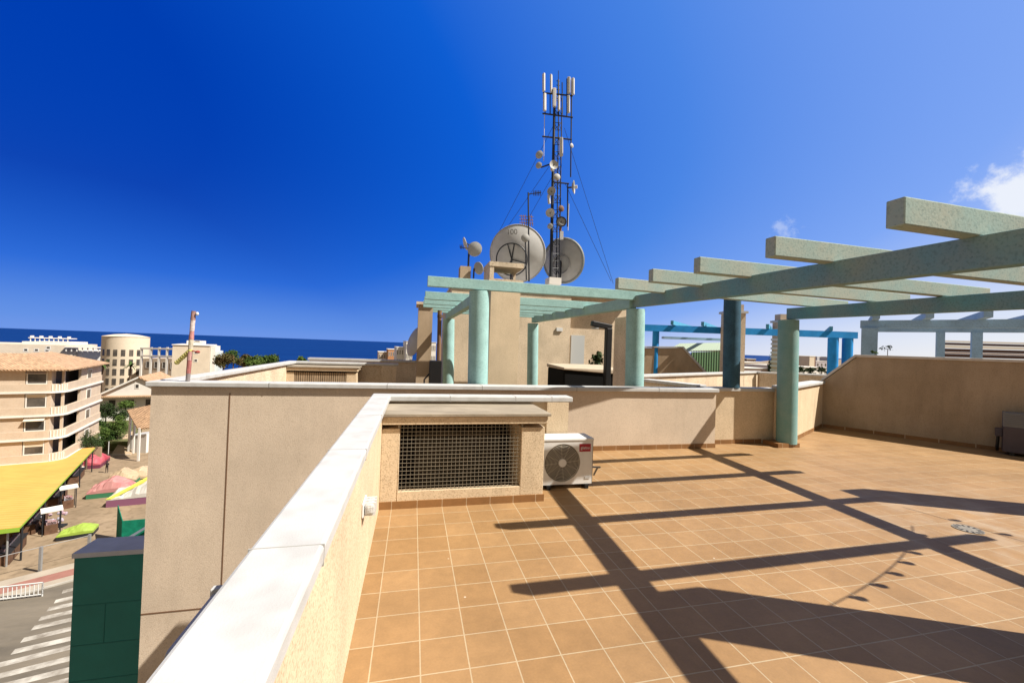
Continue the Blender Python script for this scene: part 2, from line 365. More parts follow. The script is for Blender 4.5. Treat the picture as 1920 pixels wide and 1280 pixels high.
def attach(o, parent):
    o.parent = parent
    o.matrix_parent_inverse = Matrix.Translation(-Vector(parent.location)) if parent.type == 'EMPTY' else Matrix.Identity(4)
def thing(name, label, cat, loc=(0,0,0), group=None):
    o = bpy.data.objects.new(name, None); COL.objects.link(o); o.location = loc; o.empty_display_size = .2
    return tag(o, label, cat, group)
def tag(o, label, cat, group=None):
    o['label'] = label; o['category'] = cat
    if group: o['group'] = group
    return o
def struct(o, kind='structure'): o['kind'] = kind; return o
def frame(origin, ang):     # local u,v,z -> world; ang = heading of u from +X
    return Matrix.Translation(Vector(origin)) @ Matrix.Rotation(ang, 4, 'Z')
def copy_tree(o, parent=None):
    c = o.copy(); COL.objects.link(c)
    if parent: c.parent = parent
    for ch in list(o.children): copy_tree(ch, c)
    return c
def text_part(name, body, size, M, material, parent, ext=0.001):
    cu = bpy.data.curves.new(name, 'FONT'); cu.body = body; cu.size = size; cu.extrude = ext; cu.align_x = 'CENTER'; cu.align_y = 'CENTER'
    t = bpy.data.objects.new(name, cu); COL.objects.link(t)
    bpy.context.view_layer.update()
    me = bpy.data.meshes.new_from_object(t.evaluated_get(bpy.context.evaluated_depsgraph_get()))
    bpy.data.objects.remove(t); me.transform(M); me.materials.clear(); me.materials.append(material); me.name = name
    o = bpy.data.objects.new(name, me); COL.objects.link(o); attach(o, parent); return o
def leaves(mb, c, rx, ry, rz, n, size, seed=0, lumps=9):
    rnd = random.Random(seed); L = []
    for _ in range(lumps):
        while True:
            p = Vector((rnd.uniform(-1,1), rnd.uniform(-1,1), rnd.uniform(-.8,1)))
            if p.length < 1: break
        L.append((Vector((p.x*rx*.68, p.y*ry*.68, p.z*rz*.68)), rnd.uniform(.32,.55)))
    for _ in range(n):
        lp, lr = rnd.choice(L)
        d = Vector((rnd.gauss(0,1), rnd.gauss(0,1), rnd.gauss(0,1))).normalized()*(rnd.random()**.45)
        p = Vector(c)+lp+Vector((d.x*rx*lr, d.y*ry*lr, d.z*rz*lr))
        a = Vector((rnd.gauss(0,1), rnd.gauss(0,1), rnd.gauss(0,1))).normalized(); b = a.orthogonal().normalized()
        b.rotate(Matrix.Rotation(rnd.uniform(0,6.28), 3, a)); q = a.cross(b); sz = size*rnd.uniform(.6,1.3)
        mb.add([p-b*sz*.5, p+q*sz*.32, p+b*sz*.5, p-q*sz*.32], [(0,1,2,3)])
    return mb

GZ = -18.8
# ------------------------------------------------------------------ ground, sea, road
def polar(a, d): return (d*math.sin(R(a)), d*math.cos(R(a)))
coast = [polar(*p) for p in ((-170,2500),(-120,500),(-80,260),(-55,240),(-38,250),(-20,290),(-5,340),(5,460),(15,800),(22,1400),(27,1700),(36,1500),(44.5,1600),(46,2500),(48.5,9000),(60,12000),(110,12000),(170,9000))]
mb = MB(); mb.add([(x,y,GZ) for x,y in coast], [tuple(range(len(coast)))[::-1]])
GROUND = mat('dry_earth', (.36, .27, .18), .95, .1, col2=(.235, .175, .115), vscale=.3, speck=(.17, .125, .08), speck_scale=1.6, speck_amt=.5, bump=.5, bscale=2, detail=10)
struct(mb.build('ground', GROUND))
mb = MB(); n = 96
mb.add([(0,0,-22)]+[(60000*math.cos(2*math.pi*i/n), 60000*math.sin(2*math.pi*i/n), -22) for i in range(n)], [(0,1+i,1+(i+1)%n) for i in range(n)])
SEA = mat('sea_water', (.001, .026, .14), .55, .10, col2=(.002, .034, .165), vscale=.004, stretch=(1, 3, 1))
struct(mb.build('sea', SEA))
def G(x, y, dz=0): return onz(x, y, GZ+dz)
k0, k1 = G(0, 1124), G(138, 1087)
kd = (k1-k0).normalized(); kn = Vector((-kd.y, kd.x, 0))        # kerb line, kn points away from us
if kn.y < 0: kn = -kn
def strip(name, o0, o1, z0, z1, material, l0=-60, l1=60):
    b = MB(); a = [k0+kd*l0+kn*o0, k0+kd*l1+kn*o0, k0+kd*l1+kn*o1, k0+kd*l0+kn*o1]
    b.prism([(p.x,p.y) for p in a], GZ+z0, GZ+z1); return struct(b.build(name, material))
ASPH = mat('asphalt', (.23, .195, .15), .9, .15, col2=(.12, .105, .085), vscale=.22, speck=(.19,.165,.135), speck_scale=2.2, speck_amt=.4, stretch=(.6, 2.4, 1), detail=9)
strip('road', -26, 0, .0, .004, ASPH)
strip('pavement', 0, 3.3, .0, .13, mat('pale_paving', (.42,.36,.29), .9, .1, var=.1, vscale=.8))
strip('cycle_path', .75, 2.1, .12, .135, mat('red_paving', (.33,.16,.13), .9, .1, var=.12, vscale=.8))
strip('kerb', -.22, 0, .0, .12, mat('kerb_stone', (.45,.42,.37), .9, .1, var=.1, vscale=1))
ZEB = mat('road_paint', (.58, .55, .49), .8, .2, col2=(.22, .19, .155), vscale=1.1, detail=9)
zs = [((535,498),(650,470)),((470,582),(650,540)),((410,648),(650,596)),((340,730),(650,660)),((280,808),(650,726)),((190,912),(650,804)),((110,1012),(650,888)),((-60,1138),(650,960)),((-60,1232),(650,1056)),((-60,1325),(650,1150)),((-60,1420),(650,1240))]
for (a, b) in zs:
    p, q = G(a[0]/4.572, 1000+a[1]/4.572), G(b[0]/4.572, 1000+b[1]/4.572)
    d = (q-p).normalized(); nn = Vector((-d.y,d.x,0))*.27; b_ = MB()
    b_.prism([((p-nn).x,(p-nn).y),((q-nn).x,(q-nn).y),((q+nn).x,(q+nn).y),((p+nn).x,(p+nn).y)], GZ+.005, GZ+.009)
    struct(b_.build('crossing_stripe', ZEB))

# ------------------------------------------------------------------ our terrace
CX, CY = 9.64, 7.94; WD = Vector((.493, -.870, 0)); WN = Vector((.870, .493, 0))
we = Vector((CX, CY, 0))+WD*9.5
mb = MB(); fl = [(-.3,-5),(16,-5),(we.x,we.y),(CX,CY),(6.85,6.36),(6.7,6.6),(5.3,6.6),(5.3,6.33),(-.3,6.33)]
mb.add([(x,y,0) for x,y in fl], [tuple(range(len(fl)))])
struct(mb.build('terrace_floor', FLOOR))
# the block of flats under it
t = thing('apartment_block', 'beige apartment block carrying the tiled roof terrace', 'building', (4,-1,GZ))
MB().prism([(-.415,-5),(16,-5),(we.x,we.y),(10.4,6.28),(2.2,6.28),(2.2,5.12),(-.415,5.12)], GZ, -.02).build('wall', STUCCO_FAR, t)
t = thing('awning_box', 'grey box fixed outside the parapet just showing past its white coping', 'awning box', (-.6,1.6,.6))
MB().box(-.715, -.50, 1.48, 1.82, .55, .69).build('casing', mat('box_grey', (.42,.42,.46), .5, .3), t, bevel=.02)
MB().box(-.72, -.42, 1.80, 1.832, .60, .70).build('bracket', COPING, t, bevel=.004)

t = thing('parapet_wall', 'low cream parapet beside the terrace with broad white coping running towards the viewer', 'wall', (-.35,0,0))
MB().prism([(-.41,-4.8),(-.275,-4.8),(-.275,5.0),(1.94,5.0),(1.94,5.12),(-.41,5.12)], 0, .985).build('wall', STUCCO, t)
MB().box(1.66,1.945,4.93,5.0,0,.985).build('pilaster', STUCCO, t)
b = MB()
for y in (.2,1.35,2.5,3.65): b.box(-.4462, -.2388, y-.0025, y+.0025, .984, 1.0511)
for x in (.45,1.25,1.72): b.box(x-.003, x+.003, 4.929, 5.161, .984, 1.0511)
b.build('coping_joint', mat('joint_pale', (.42,.41,.39), .9, .1), t)
MB().prism([(-.445,-4.8),(-.24,-4.8),(-.24,4.93),(2.0,4.93),(2.0,5.16),(-.445,5.16)], .985, 1.05).build('coping', COPING, t, bevel=.012)

def housing(ox, oy, label, grille_bars=True):
    t = thing('ventilation_housing', label, 'ventilation housing', (ox+.6, oy+4.3, 0), 'ventilation housings built into the parapets')
    x0, x1, y0, y1 = ox-.275, ox+1.43, oy+4.3, oy+4.99
    b = MB(); b.box(x0, ox-.10, y0, y1, 0, .80); b.box(ox+1.17, x1, y0, y1, 0, .80); b.box(ox-.10, ox+1.17, y0, y0+.07, 0, .17); b.box(ox-.10, ox+1.17, y0+.07, y1, .0, .03)
    b.build('wall', STUCCO, t, bevel=.006)
    b = MB(); b.hexa([(x0,y0-.035,.845),(x1+.02,y0-.035,.845),(x1+.02,y1,.795),(x0,y1,.795)], [(x0,y0-.035,.925),(x1+.02,y0-.035,.925),(x1+.02,y1,.925),(x0,y1,.925)])
    b.build('lintel', STUCCO, t, bevel=.006)
    MB().box(x0, x1+.05, y0-.06, y1, .927, .957).build('roof_slab', SLAB, t, bevel=.004)
    MB().box(ox-.10, ox+1.17, y1-.06, y1-.01, .03, .80).build('back_panel', DARKIN, t)  # near-black sheet stands in for the shade inside
    # inside: a blocky machine half seen through the wire, its colour darkened for shade
    b = MB(); b.box(ox+.05, ox+1.0, y0+.30, y1-.1, .03, .70); b.build('machine_casing', mat('shaded_casing', (.04,.034,.024), .7, .2, var=.4, vscale=4), t)
    if grille_bars:
        b = MB(); gx0, gx1, gz0, gz1, gy = ox-.105, ox+1.172, .172, .905, y0+.02
        nx, nz = 31, 17
        for i in range(nx+1):
            x = gx0+(gx1-gx0)*i/nx; b.box(x-.0017, x+.0017, gy-.003, gy+.003, gz0, gz1-.06)
        for i in range(nz+1):
            z = gz0+(gz1-.06-gz0)*i/nz; b.box(gx0, gx1, gy-.0065, gy-.0032, z-.0021, z+.0021)
        for (a0,a1,c0,c1) in ((gx0-.012,gx1+.012,gz0-.012,gz0),(gx0-.012,gx1+.012,gz1-.06,gz1-.045),(gx0-.012,gx0,gz0,gz1-.06),(gx1,gx1+.012,gz0,gz1-.06)):
            b.box(a0,a1,gy-.0085,gy+.004,c0,c1)
        b.build('grille', WIRE, t)
    else:
        b = MB()
        for i in range(24):
            x = ox-.1+1.27*(i+.5)/24; b.box(x-.019, x+.019, y0+.01, y0+.03, .17, .80)
        b.build('grille', mat('rusty_slats', (.36,.27,.18), .8, .2, var=.2, vscale=6), t)
    MB().box(x0+.001, x1+.012, y0-.012, y0+.02, 0, .075).build('skirting', SKIRT, t)
    return t
housing(0, 0, 'stucco ventilation housing with square wire grille and flat slab beside the white outdoor unit')

# outdoor air-conditioning unit
def aircon():
    x0, x1, y0, y1, z0, z1 = 1.525, 2.155, 4.62, 4.90, .055, .60
    t = thing('air_conditioner', 'white outdoor air conditioning unit with round fan grille on the tiled floor', 'air conditioner', ((x0+x1)/2, 4.75, 0))
    cx, cz, rr = x0+.245, z0+.255, .225
    b = MB(); b.box(x0, x1, y0+.05, y1, z0, z1-.035)
    # front sheet with a round opening
    n = 40; fr = []
    ring = [(cx+rr*math.cos(2*math.pi*i/n), y0, cz+rr*math.sin(2*math.pi*i/n)) for i in range(n)]
    def edge(i):
        a = 2*math.pi*i/n; c, s_ = math.cos(a), math.sin(a)
        ks = []
        if c > 1e-6: ks.append((x1-cx)/c)
        if c < -1e-6: ks.append((x0-cx)/c)
        if s_ > 1e-6: ks.append((z1-.035-cz)/s_)
        if s_ < -1e-6: ks.append((z0-cz)/s_)
        k = min(ks); return (cx+k*c, y0, cz+k*s_)
    outer = [edge(i) for i in range(n)]
    back = [(p[0], y0+.045, p[2]) for p in ring]
    b.add(ring+outer+back, [(i,(i+1)%n,n+(i+1)%n,n+i) for i in range(n)]+[(i,(i+1)%n,2*n+(i+1)%n,2*n+i) for i in range(n)])
    for (px, pz) in ((x0,z0),(x1,z0),(x0,z1-.035),(x1,z1-.035)):
        k = sorted(range(n), key=lambda i: (outer[i][0]-px)**2+(outer[i][2]-pz)**2)
        i = k[0]; 
        for j in ((i-1)%n, (i+1)%n):
            b.add([outer[i], outer[j], (px, y0, pz)], [(0,1,2)])
    b.box(x0, x0+.006, y0, y0+.05, z0, z1-.035); b.box(x1-.006, x1, y0, y0+.05, z0, z1-.035); b.box(x0, x1, y0+.001, y0+.05, z0, z0+.006)
    b.build('casing', WHITEM, t, rn=True)
    MB().box(x0-.008, x1+.008, y0-.008, y1+.006, z1-.035, z1).build('lid', WHITEM, t, bevel=.010)
    b = MB(); b.cyl((cx,y0+.04,cz),(cx,y0+.043,cz), rr, n=40); b.build('fan_well', mat('fan_dark', (.05,.048,.042), .7, .2), t)
    b = MB()
    for k in range(3):
        a0 = 2*math.pi*k/3+.5; L_ = []
        for i in range(7):
            a = a0+i*.24; L_ += [(cx+.05*math.cos(a), y0+.034-.012*i/6, cz+.05*math.sin(a)), (cx+(rr-.02)*math.cos(a), y0+.036-.016*i/6, cz+(rr-.02)*math.sin(a))]
        b.add(L_, [(2*i,2*i+2,2*i+3,2*i+1) for i in range(6)])
    b.build('fan_blades', mat('fan_blade', (.045,.042,.037), .6, .2), t, rn=False)
    b = MB()
    for i in range(11): b.ring((cx,y0+.004,cz), (0,1,0), .055+.0165*i, .0029, n=40, k=5)
    for i in range(12):
        a = 2*math.pi*i/12+.1; b.cyl((cx+.05*math.cos(a),y0+.007,cz+.05*math.sin(a)), (cx+rr*math.cos(a),y0+.007,cz+rr*math.sin(a)), .002, n=5)
    b.build('fan_guard', mat('guard_grey', (.62,.57,.48), .5, .3), t)
    MB().cyl((cx,y0-.004,cz),(cx,y0+.01,cz), .047, n=28).build('hub_cap', WHITEM, t)
    bx, bz = x1-.105, z1-.115
    bd = MB().box(bx-.072, bx+.072, y0-.004, y0, bz-.046, bz+.046).build('badge', mat('badge_red', (.36,.012,.03), .4, .4), t)
    text_part('lettering', 'giatsu', .05, Matrix.Translation((bx, y0-.0052, bz)) @ Matrix.Rotation(R(90), 4, 'X'), WHITEM, bd)
    MB().box(x1-.10, x1-.035, y0-.006, y0, z0+.06, z0+.085).build('handle', mat('handle_grey', (.5,.5,.49), .5, .3), t)
    MB().box(x1, x1+.035, y0+.06, y1-.04, z0+.06, z0+.27).build('valve_cover', WHITEM, t, bevel=.012)
    MB().tube([(x1+.03,y0+.12,z0+.16),(x1+.16,y0+.13,z0+.15),(x1+.20,y0+.28,z0+.10),(x1+.20,y0+.38,.03)], .012, 8).build('pipe', mat('pipe_grey', (.25,.24,.22), .7, .2), t)
    for x in (x0+.05, x1-.1):
        MB().box(x, x+.05, y0-.02, y1+.02, 0, z0).build('foot', BLACK, t, bevel=.006)
aircon()

# bulkhead light on the parapet
t = thing('wall_lamp', 'small clear bulkhead lamp fixed low on the cream parapet', 'lamp', (-.27,3.95,.25))
lc = onx(693, 948, -.235)
MB().box(-.275, -.262, lc.y-.085, lc.y+.085, lc.z-.045, lc.z+.045).build('base', WHITEM, t, bevel=.006)
b = MB(); b.box(-.262, -.20, lc.y-.075, lc.y+.075, lc.z-.036, lc.z+.036)
b.build('cover', mat('clear_ribbed', (.78,.78,.76), .25, .5, trans=.35, bump=.8, bscale=35), t, bevel=.02)
b = MB()
for k in (-.05, 0, .05): b.box(-.262, -.194, lc.y+k-.005, lc.y+k+.005, lc.z-.04, lc.z+.04)
b.build('guard', WHITEM, t)

# back wall (front of the neighbouring block), its recessed end and the angled wall
t = thing('boundary_wall', 'long stucco wall with white coping across the terrace dropping down as the next facade', 'wall', (1,6.4,0))
MB().box(-3.29, 5.27, 6.3, 6.5, -18.8, .98).build('wall', STUCCO_FACADE, t)
b = MB(); gx = ony(424,900,6.3).x; b.box(gx-.007, gx+.007, 6.296, 6.3, -1.9, .9); b.box(-3.29, -.46, 6.2965, 6.3, -1.967, -1.95)
b.build('movement_joint', mat('joint_brown', (.20,.115,.07), .8, .1), t)
MB().box(-3.34, 5.30, 6.255, 6.545, .98, 1.045).build('coping', COPING, t, bevel=.010)
MB().box(2.2, 5.278, 6.29, 6.3, 0, .078).build('skirting', SKIRT, t)
b = MB()
for x in (-1.9,-.35,1.05,2.6,4.1): b.box(x-.003, x+.003, 6.2535, 6.5465, .979, 1.0462)
b.build('coping_joint', mat('joint_grey', (.22,.21,.19), .9, .1), t)
t = thing('boundary_wall', 'short recessed stucco wall under white coping left of the single green column', 'wall', (5.9,6.6,0))
MB().box(5.27, 6.80, 6.55, 6.74, 0, .98).build('wall', STUCCO, t)
MB().box(5.305, 6.86, 6.505, 6.78, .98, 1.043).build('coping', COPING, t, bevel=.010)
MB().box(5.278, 6.5, 6.54, 6.55, 0, .078).build('skirting', SKIRT, t)
dA = Vector((CX-6.85, CY-6.34, 0)); dl = dA.length; dA.normalize(); ang = math.atan2(dA.y, dA.x); FM = frame((6.85,6.34,0), ang)
t = thing('boundary_wall', 'short angled sunlit wall right of the green column ending at the dark shaded wall', 'wall', (8,7,0))
MB(FM).box(0, dl, 0, .2, 0, 1.04).build('wall', STUCCO, t)
MB(FM).box(-.03, dl+.02, -.045, .245, 1.04, 1.10).build('coping', COPING, t, bevel=.010)
MB(FM).box(.1, dl-.01, -.01, 0, 0, .078).build('skirting', SKIRT, t)
MB().box(6.50, 6.98, 6.16, 6.50, 0, .078).build('column_base', SKIRT, t)
# tall shaded wall on the right, with a sloped end
t = thing('side_wall', 'tall shaded brown stucco wall with sloped end along the right side', 'wall', (CX,CY,0))
P0 = Vector((CX,CY,0))
def wp(s, z, o=0): p = P0+WD*s+WN*o; return Vector((p.x,p.y,z))
prof = [(0,0),(0,1.10),(.62,1.71),(9.5,1.71),(9.5,0)]
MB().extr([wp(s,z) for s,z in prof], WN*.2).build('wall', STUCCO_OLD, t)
cp = [(-.03,1.095),(.60,1.71),(9.5,1.71),(9.5,1.765),(.585,1.765),(-.03,1.165)]
MB().extr([wp(s,z,-.03) for s,z in cp], WN*.26).build('coping', COPING_OLD, t, bevel=.006)
MB().extr([wp(s,z,-.01) for s,z in ((.02,0),(9.5,0),(9.5,.075),(.02,.075))], WN*.011).build('skirting', SKIRT, t)

# dark louvred cabinet at the foot of the side wall
def cabinet():
    p = onz(1884, 860, 0); s0 = (p-P0).dot(WD)
    base = P0+WD*s0-WN*.42; FMc = frame((base.x,base.y,0), math.atan2(WD.y,WD.x))
    t = thing('outdoor_unit', 'dark louvred outdoor unit with side valve at the foot of the shaded wall', 'outdoor unit', base)
    CASE = mat('unit_dark', (.085,.07,.085), .6, .3, var=.1, vscale=6)
    MB(FMc).box(0, .86, 0, .33, .06, .52).build('casing', CASE, t, bevel=.008)
    b = MB(FMc); b.box(0, .86, .012, .33, .52, .78)
    for i in range(7): b.box(.02, .84, 0, .013, .545+i*.033, .562+i*.033)
    b.build('louvre_panel', mat('unit_grey', (.20,.21,.23), .6, .3), t)
    MB(FMc).box(-.09, 0, .08, .22, .32, .47).build('valve_cover', CASE, t, bevel=.01)
    MB(FMc).tube([(-.05,.16,.33),(-.06,.17,.12),(-.05,.3,.04)], .022, 8).build('pipe', BLACK, t)
    for x in (.08, .72): MB(FMc).box(x, x+.06, 0, .33, 0, .06).build('foot', BLACK, t)
cabinet()

# floor drain
t = thing('floor_drain', 'round slotted floor drain set in stained terrace tiles', 'drain', (5.48,2.97,0))
MB().cyl((5.48,2.97,.001),(5.48,2.97,.006), .115, n=32).build('grate', mat('drain_metal', (.30,.27,.22), .5, .4, metal=.3, var=.2, vscale=20), t)
b = MB()
for i in range(14):
    a = 2*math.pi*i/14; b.box(0,0,0,0,0,0) if False else None
    p = Vector((5.48+.088*math.cos(a), 2.97+.088*math.sin(a), .0064)); d = Vector((math.cos(a),math.sin(a),0))
    b.beam(p-d*.02, p+d*.02, .016, .001)
b.build('slot', BLACK, t)

# ------------------------------------------------------------------ pergola over our terrace
def onpl(x, y, z0, k, Y0):
    d = ray(x, y); tt = (z0-k*Y0-EYE.z)/(d.z-k*d.y); return EYE+d*tt
ZK, ZY, Z0 = .030, 1.6, 2.445
def zr(Y): return Z0+ZK*(Y-ZY)
def sheared(b, pts, w, h0, h1):   # bar along pts (left-hand edge line), width to +X
    return b
t = thing('pergola', 'weathered grey-teal concrete pergola over the tiled terrace on the right', 'pergola', (5,3,0))
def lin(a, b, y): k = (y-a.y)/(b.y-a.y); return a+(b-a)*k
b1a, b1b = onpl(1920,426.7,Z0,ZK,ZY), ony(1187,554.6,6.72)
b2a, b2b = onpl(1920,544,Z0,ZK,ZY), ony(1474.6,578,6.28)
for a, b_, y1, BM in ((b1a, b1b, 6.72, TEALB), (b2a, b2b, 6.28, TEALB)):
    p, q = lin(a,b_,-2.5), lin(a,b_,y1); w_ = .11; h = .205
    mbb = MB(); mbb.hexa([(p.x,p.y,p.z-h),(p.x+w_,p.y,p.z-h),(p.x+w_,p.y,p.z),(p.x,p.y,p.z)], [(q.x,q.y,q.z-h),(q.x+w_,q.y,q.z-h),(q.x+w_,q.y,q.z),(q.x,q.y,q.z)])
    mbb.build('beam', BM, t, bevel=.008)
Ls = [(1697,367.6),(1454,441.8),(1312.6,480.8),(1224.4,503.4),(1159.5,520)]
Rs = {2:(1857.5,540.4), 3:(1707.5,552), 4:(1591,564.5)}
RH = .165; tips = []
for i, p in enumerate(Ls):
    a = onpl(*p, Z0+RH, ZK, ZY)
    if i in Rs: e = onpl(*Rs[i], Z0+RH, ZK, ZY)
    else: e = Vector((7.35, a.y+.07, zr(a.y)+RH))
    tips.append((a, e))
sp = tips[1][0].y-tips[0][0].y
for k in (2, 3):
    a, e = tips[0]; tips.append((Vector((a.x, a.y-.95*k, zr(a.y-.95*k)+RH)), Vector((7.3, e.y-.95*k, zr(e.y-.95*k)+RH))))
for a, e in tips:
    w_ = .10; b_ = MB(); s = Vector((0, w_, 0))
    lo = lambda v, up=0: (v.x, v.y, v.z-RH+up+.001)
    b_.hexa([lo(a), lo(e), lo(e+s), lo(a+s)], [lo(a,RH), lo(e,RH), lo(e+s,RH), lo(a+s,RH)])
    b_.build('rafter', TEALW, t, bevel=.008)
MB().cyl((6.83,6.30,.06),(6.80,6.30,2.345), .168, n=32).build('column', TEALC, t, smooth=True)
c5 = ony(1371,718,6.64)
MB().cyl((c5.x,6.64,1.04),(c5.x-.03,6.64,2.76), .148, n=28).build('column', COLSHADE, t, smooth=True)
c4 = ony(1191,718,6.80)
MB().cyl((c4.x,6.80,0),(c4.x-.04,6.80,2.425), .165, n=28).build('column', TURQ, t, smooth=True)
MB().box(3.61, 4.05, 1.21, 1.63, 0, 2.6).build('pillar', TEALW, t)
MB().box(7.22, 7.62, 2.86, 3.24, 0, 2.47).build('pillar', TEALW, t)
# stair head behind the viewer that shades the near right corner
t = thing('stair_head', 'stucco stair tower on the terrace behind the viewer', 'building', (7,-2,0))
MB().box(5.45, 9.5, -4.8, .45, 0, 3.1).build('wall', STUCCO, t)
MB().box(5.38, 9.57, -4.87, .52, 3.1, 3.18).build('roof', COPING, t)
# festoon lights between the pillars: their thin shadows fall on the tiles
def festoon(a, b, sag, label, n=9):
    a, b = Vector(a), Vector(b); t = thing('string_lights', label, 'string lights', a)
    pts = [a.lerp(b, i/16)-Vector((0,0,sag*4*(i/16)*(1-i/16))) for i in range(17)]
    MB().tube(pts, .006, 5).build('cable', BLACK, t)
    for i in range(1, n+1):
        q = i/(n+1); p = a.lerp(b,q)-Vector((0,0,sag*4*q*(1-q)))
        bl = MB().lathe([(0,-.02),(.018,-.02),(.018,-.05),(.034,-.085),(.030,-.115),(0,-.128)], 10, p).build('bulb', mat('bulb_glass', (.5,.45,.35), .2, .5), t, smooth=True)
festoon((6.75,2.3,2.30), (3.7,1.2,2.30), .28, 'black festoon string of bulbs hung between the two pergola beams')
festoon((7.3,2.7,2.35), (7.3,-.4,2.25), .30, 'black festoon string of bulbs hung along the right pergola beam')

# ------------------------------------------------------------------ next terrace (behind the back wall)
struct(MB().prism([(-3.285,6.49),(5.3,6.49),(5.3,6.74),(9.7,8.3),(12,12),(12,20),(-3.285,20)], -.25, -.004).build('neighbour_floor', mat('neighbour_paving', (.34,.22,.12), .8, .2, var=.1, vscale=3)))
t = thing('apartment_block', 'next apartment block whose roof terraces lie beyond the long wall', 'building', (4,14,GZ))
MB().prism([(-3.28,6.45),(12,8),(12,22),(-3.28,22)], GZ, -.26).build('wall', STUCCO_FAR, t)
OX, OY = -2.87, 7.35
t = thing('parapet_wall', 'bright parapet with white coping on the next terrace left of the long wall', 'wall', (OX-.35,OY,0))
MB().prism([(OX-.41,6.55),(OX-.275,6.55),(OX-.275,OY+5.0),(OX+2.4,OY+5.0),(OX+2.4,OY+5.12),(OX-.41,OY+5.12)], 0, .985).build('wall', STUCCO_FAR, t)
MB().prism([(OX-.455,6.55),(OX-.225,6.55),(OX-.225,OY+4.92),(OX+2.46,OY+4.92),(OX+2.46,OY+5.2),(OX-.455,OY+5.2)], .985, 1.05).build('coping', COPING, t, bevel=.01)
MB().box(OX+2.0,OX+2.41,OY+4.9,OY+5.0,0,.985).build('pilaster', STUCCO_FAR, t)
housing(OX, OY, 'far ventilation housing with rusty vertical slats on the next terrace', False)
t = thing('parapet_wall', 'farthest low white-topped parapet of the next block against the sea', 'wall', (-2,15,0))
MB().box(-3.28, .3, 14.6, 14.8, 0, .99).build('wall', STUCCO_FAR, t)
MB().box(-3.32, .34, 14.55, 14.85, .99, 1.06).build('coping', COPING, t)
# pole wrapped with tape on the coping
pb = onz(352, 714, 1.05); pt = at(363, 584, (pb-EYE).dot(_f))
t = thing('taped_post', 'rough post wrapped in red and white tape with a yellow rag on the coping', 'post', pb)
b = MB(); b.cyl(pb, pb.lerp(pt,.13), .026, n=10); b.build('stake', mat('post_metal', (.25,.22,.22), .6, .3), t)
segs = [(.11,.30,(.38,.14,.13)),(.30,.46,(.52,.30,.28)),(.46,.60,(.58,.52,.40)),(.60,.72,(.52,.24,.22)),(.72,.88,(.66,.56,.54)),(.88,1.0,(.34,.20,.18))]
for i,(a,c,colr) in enumerate(segs):
    MB().cyl(pb.lerp(pt,a), pb.lerp(pt,c+.01), .027+.003*(i%2), .025+.003*((i+1)%2), 10).build('tape_wrap', mat('tape_%s' % 'abcdef'[i], colr, .6, .3, var=.25, vscale=25), t)
ra = pb.lerp(pt,.44); d = _r
b = MB(); rnd = random.Random(3)
for i in range(8):
    q = i/7; p = ra-_r*(.17*q)-Vector((0,0,.16*q)); b.ball(p, .028+.008*rnd.random(), .03, .03, 8, 5)
b.build('rag', mat('yellow_rag', (.62,.58,.20), .8, .1, var=.2, vscale=30), t, smooth=True)
b = MB(); b.ball(ra+_r*.1-Vector((0,0,.02)), .03,.02,.02,8,5); b.cyl(ra, ra+_r*.1-Vector((0,0,.02)), .008, n=6); b.build('tape_knot', mat('tape_red', (.38,.07,.06), .6, .3), t)
MB().ball(pt+_r*.05-Vector((0,0,.03)), .02,.02,.025,8,6).build('insulator', WHITEM, t, smooth=True)

# turquoise pergola of the next terrace
t = thing('pergola', 'clean turquoise pergola with parallel rafters on the next terrace', 'pergola', (2.3,9,0))
NB, NT = 2.39, 2.565
cA, cB = ony(898,718,6.75), ony(1191,718,6.8)
MB().cyl((cA.x,6.75,0),(cA.x-.05,6.75,NT-.01), .165, n=28).build('column', TURQ, t, smooth=True)
fA, fB = ony(841,718,12.1), ony(999,718,12.1)
for f_ in (fA, fB): MB().cyl((f_.x,12.1,0),(f_.x-.06,12.1,NB), .165, n=24).build('column', TURQ, t, smooth=True)
gA, gB = ony(841,590,12.3), ony(1003,597,12.3)
for (p, q, y0, NB, NT) in (((cA.x-.10), gA.x-.08, 6.72, 2.39, 2.565), (3.745, gB.x-.08, 6.722, 2.43, 2.625)):
    b = MB(); b.hexa([(p,y0,NB),(p+.14,y0,NB),(q+.14,12.4,NB),(q,12.4,NB)], [(p,y0,NT),(p+.14,y0,NT),(q+.14,12.4,NT),(q,12.4,NT)]); b.build('beam', TURQ, t, bevel=.008)
NB, NT = 2.39, 2.565
for (Y, px) in ((6.62,800.5),(8.6,797),(9.65,795.5),(10.55,794),(11.3,793),(12.1,793)):
    xl = ony(px, 560, Y).x
    MB().box(xl, 4.2, Y, Y+.10, NT+.002, NT+.165).build('rafter', TURQ, t, bevel=.006)

# chimney shaft with an open cap
t = thing('chimney', 'square stucco chimney shaft with open flat cap beside the turquoise column', 'chimney', (1.5,7.8,0))
xa, xb = ony(919,600,7.6).x, ony(974,600,7.6).x
MB().box(xa, xb, 7.6, 8.2, 0, 2.92).build('shaft', STUCCO, t)
zt = ony(950,493,7.6).z
b = MB(); xa2, xb2 = ony(917,500,7.6).x, ony(981,500,7.6).x
MB().box(xa2, xb2, 7.55, 8.25, zt-.085, zt).build('cap_slab', STUCCO_FAR, t)
b = MB(); b.box(xa2+.01, xa2+.09, 7.56, 8.24, 2.9, zt-.085); b.box(xb2-.07, xb2-.02, 8.1, 8.24, 2.9, zt-.085); b.box(xa2, xb2, 7.55, 8.25, 2.86, 2.92); b.build('cap_leg', STUCCO_FAR, t)

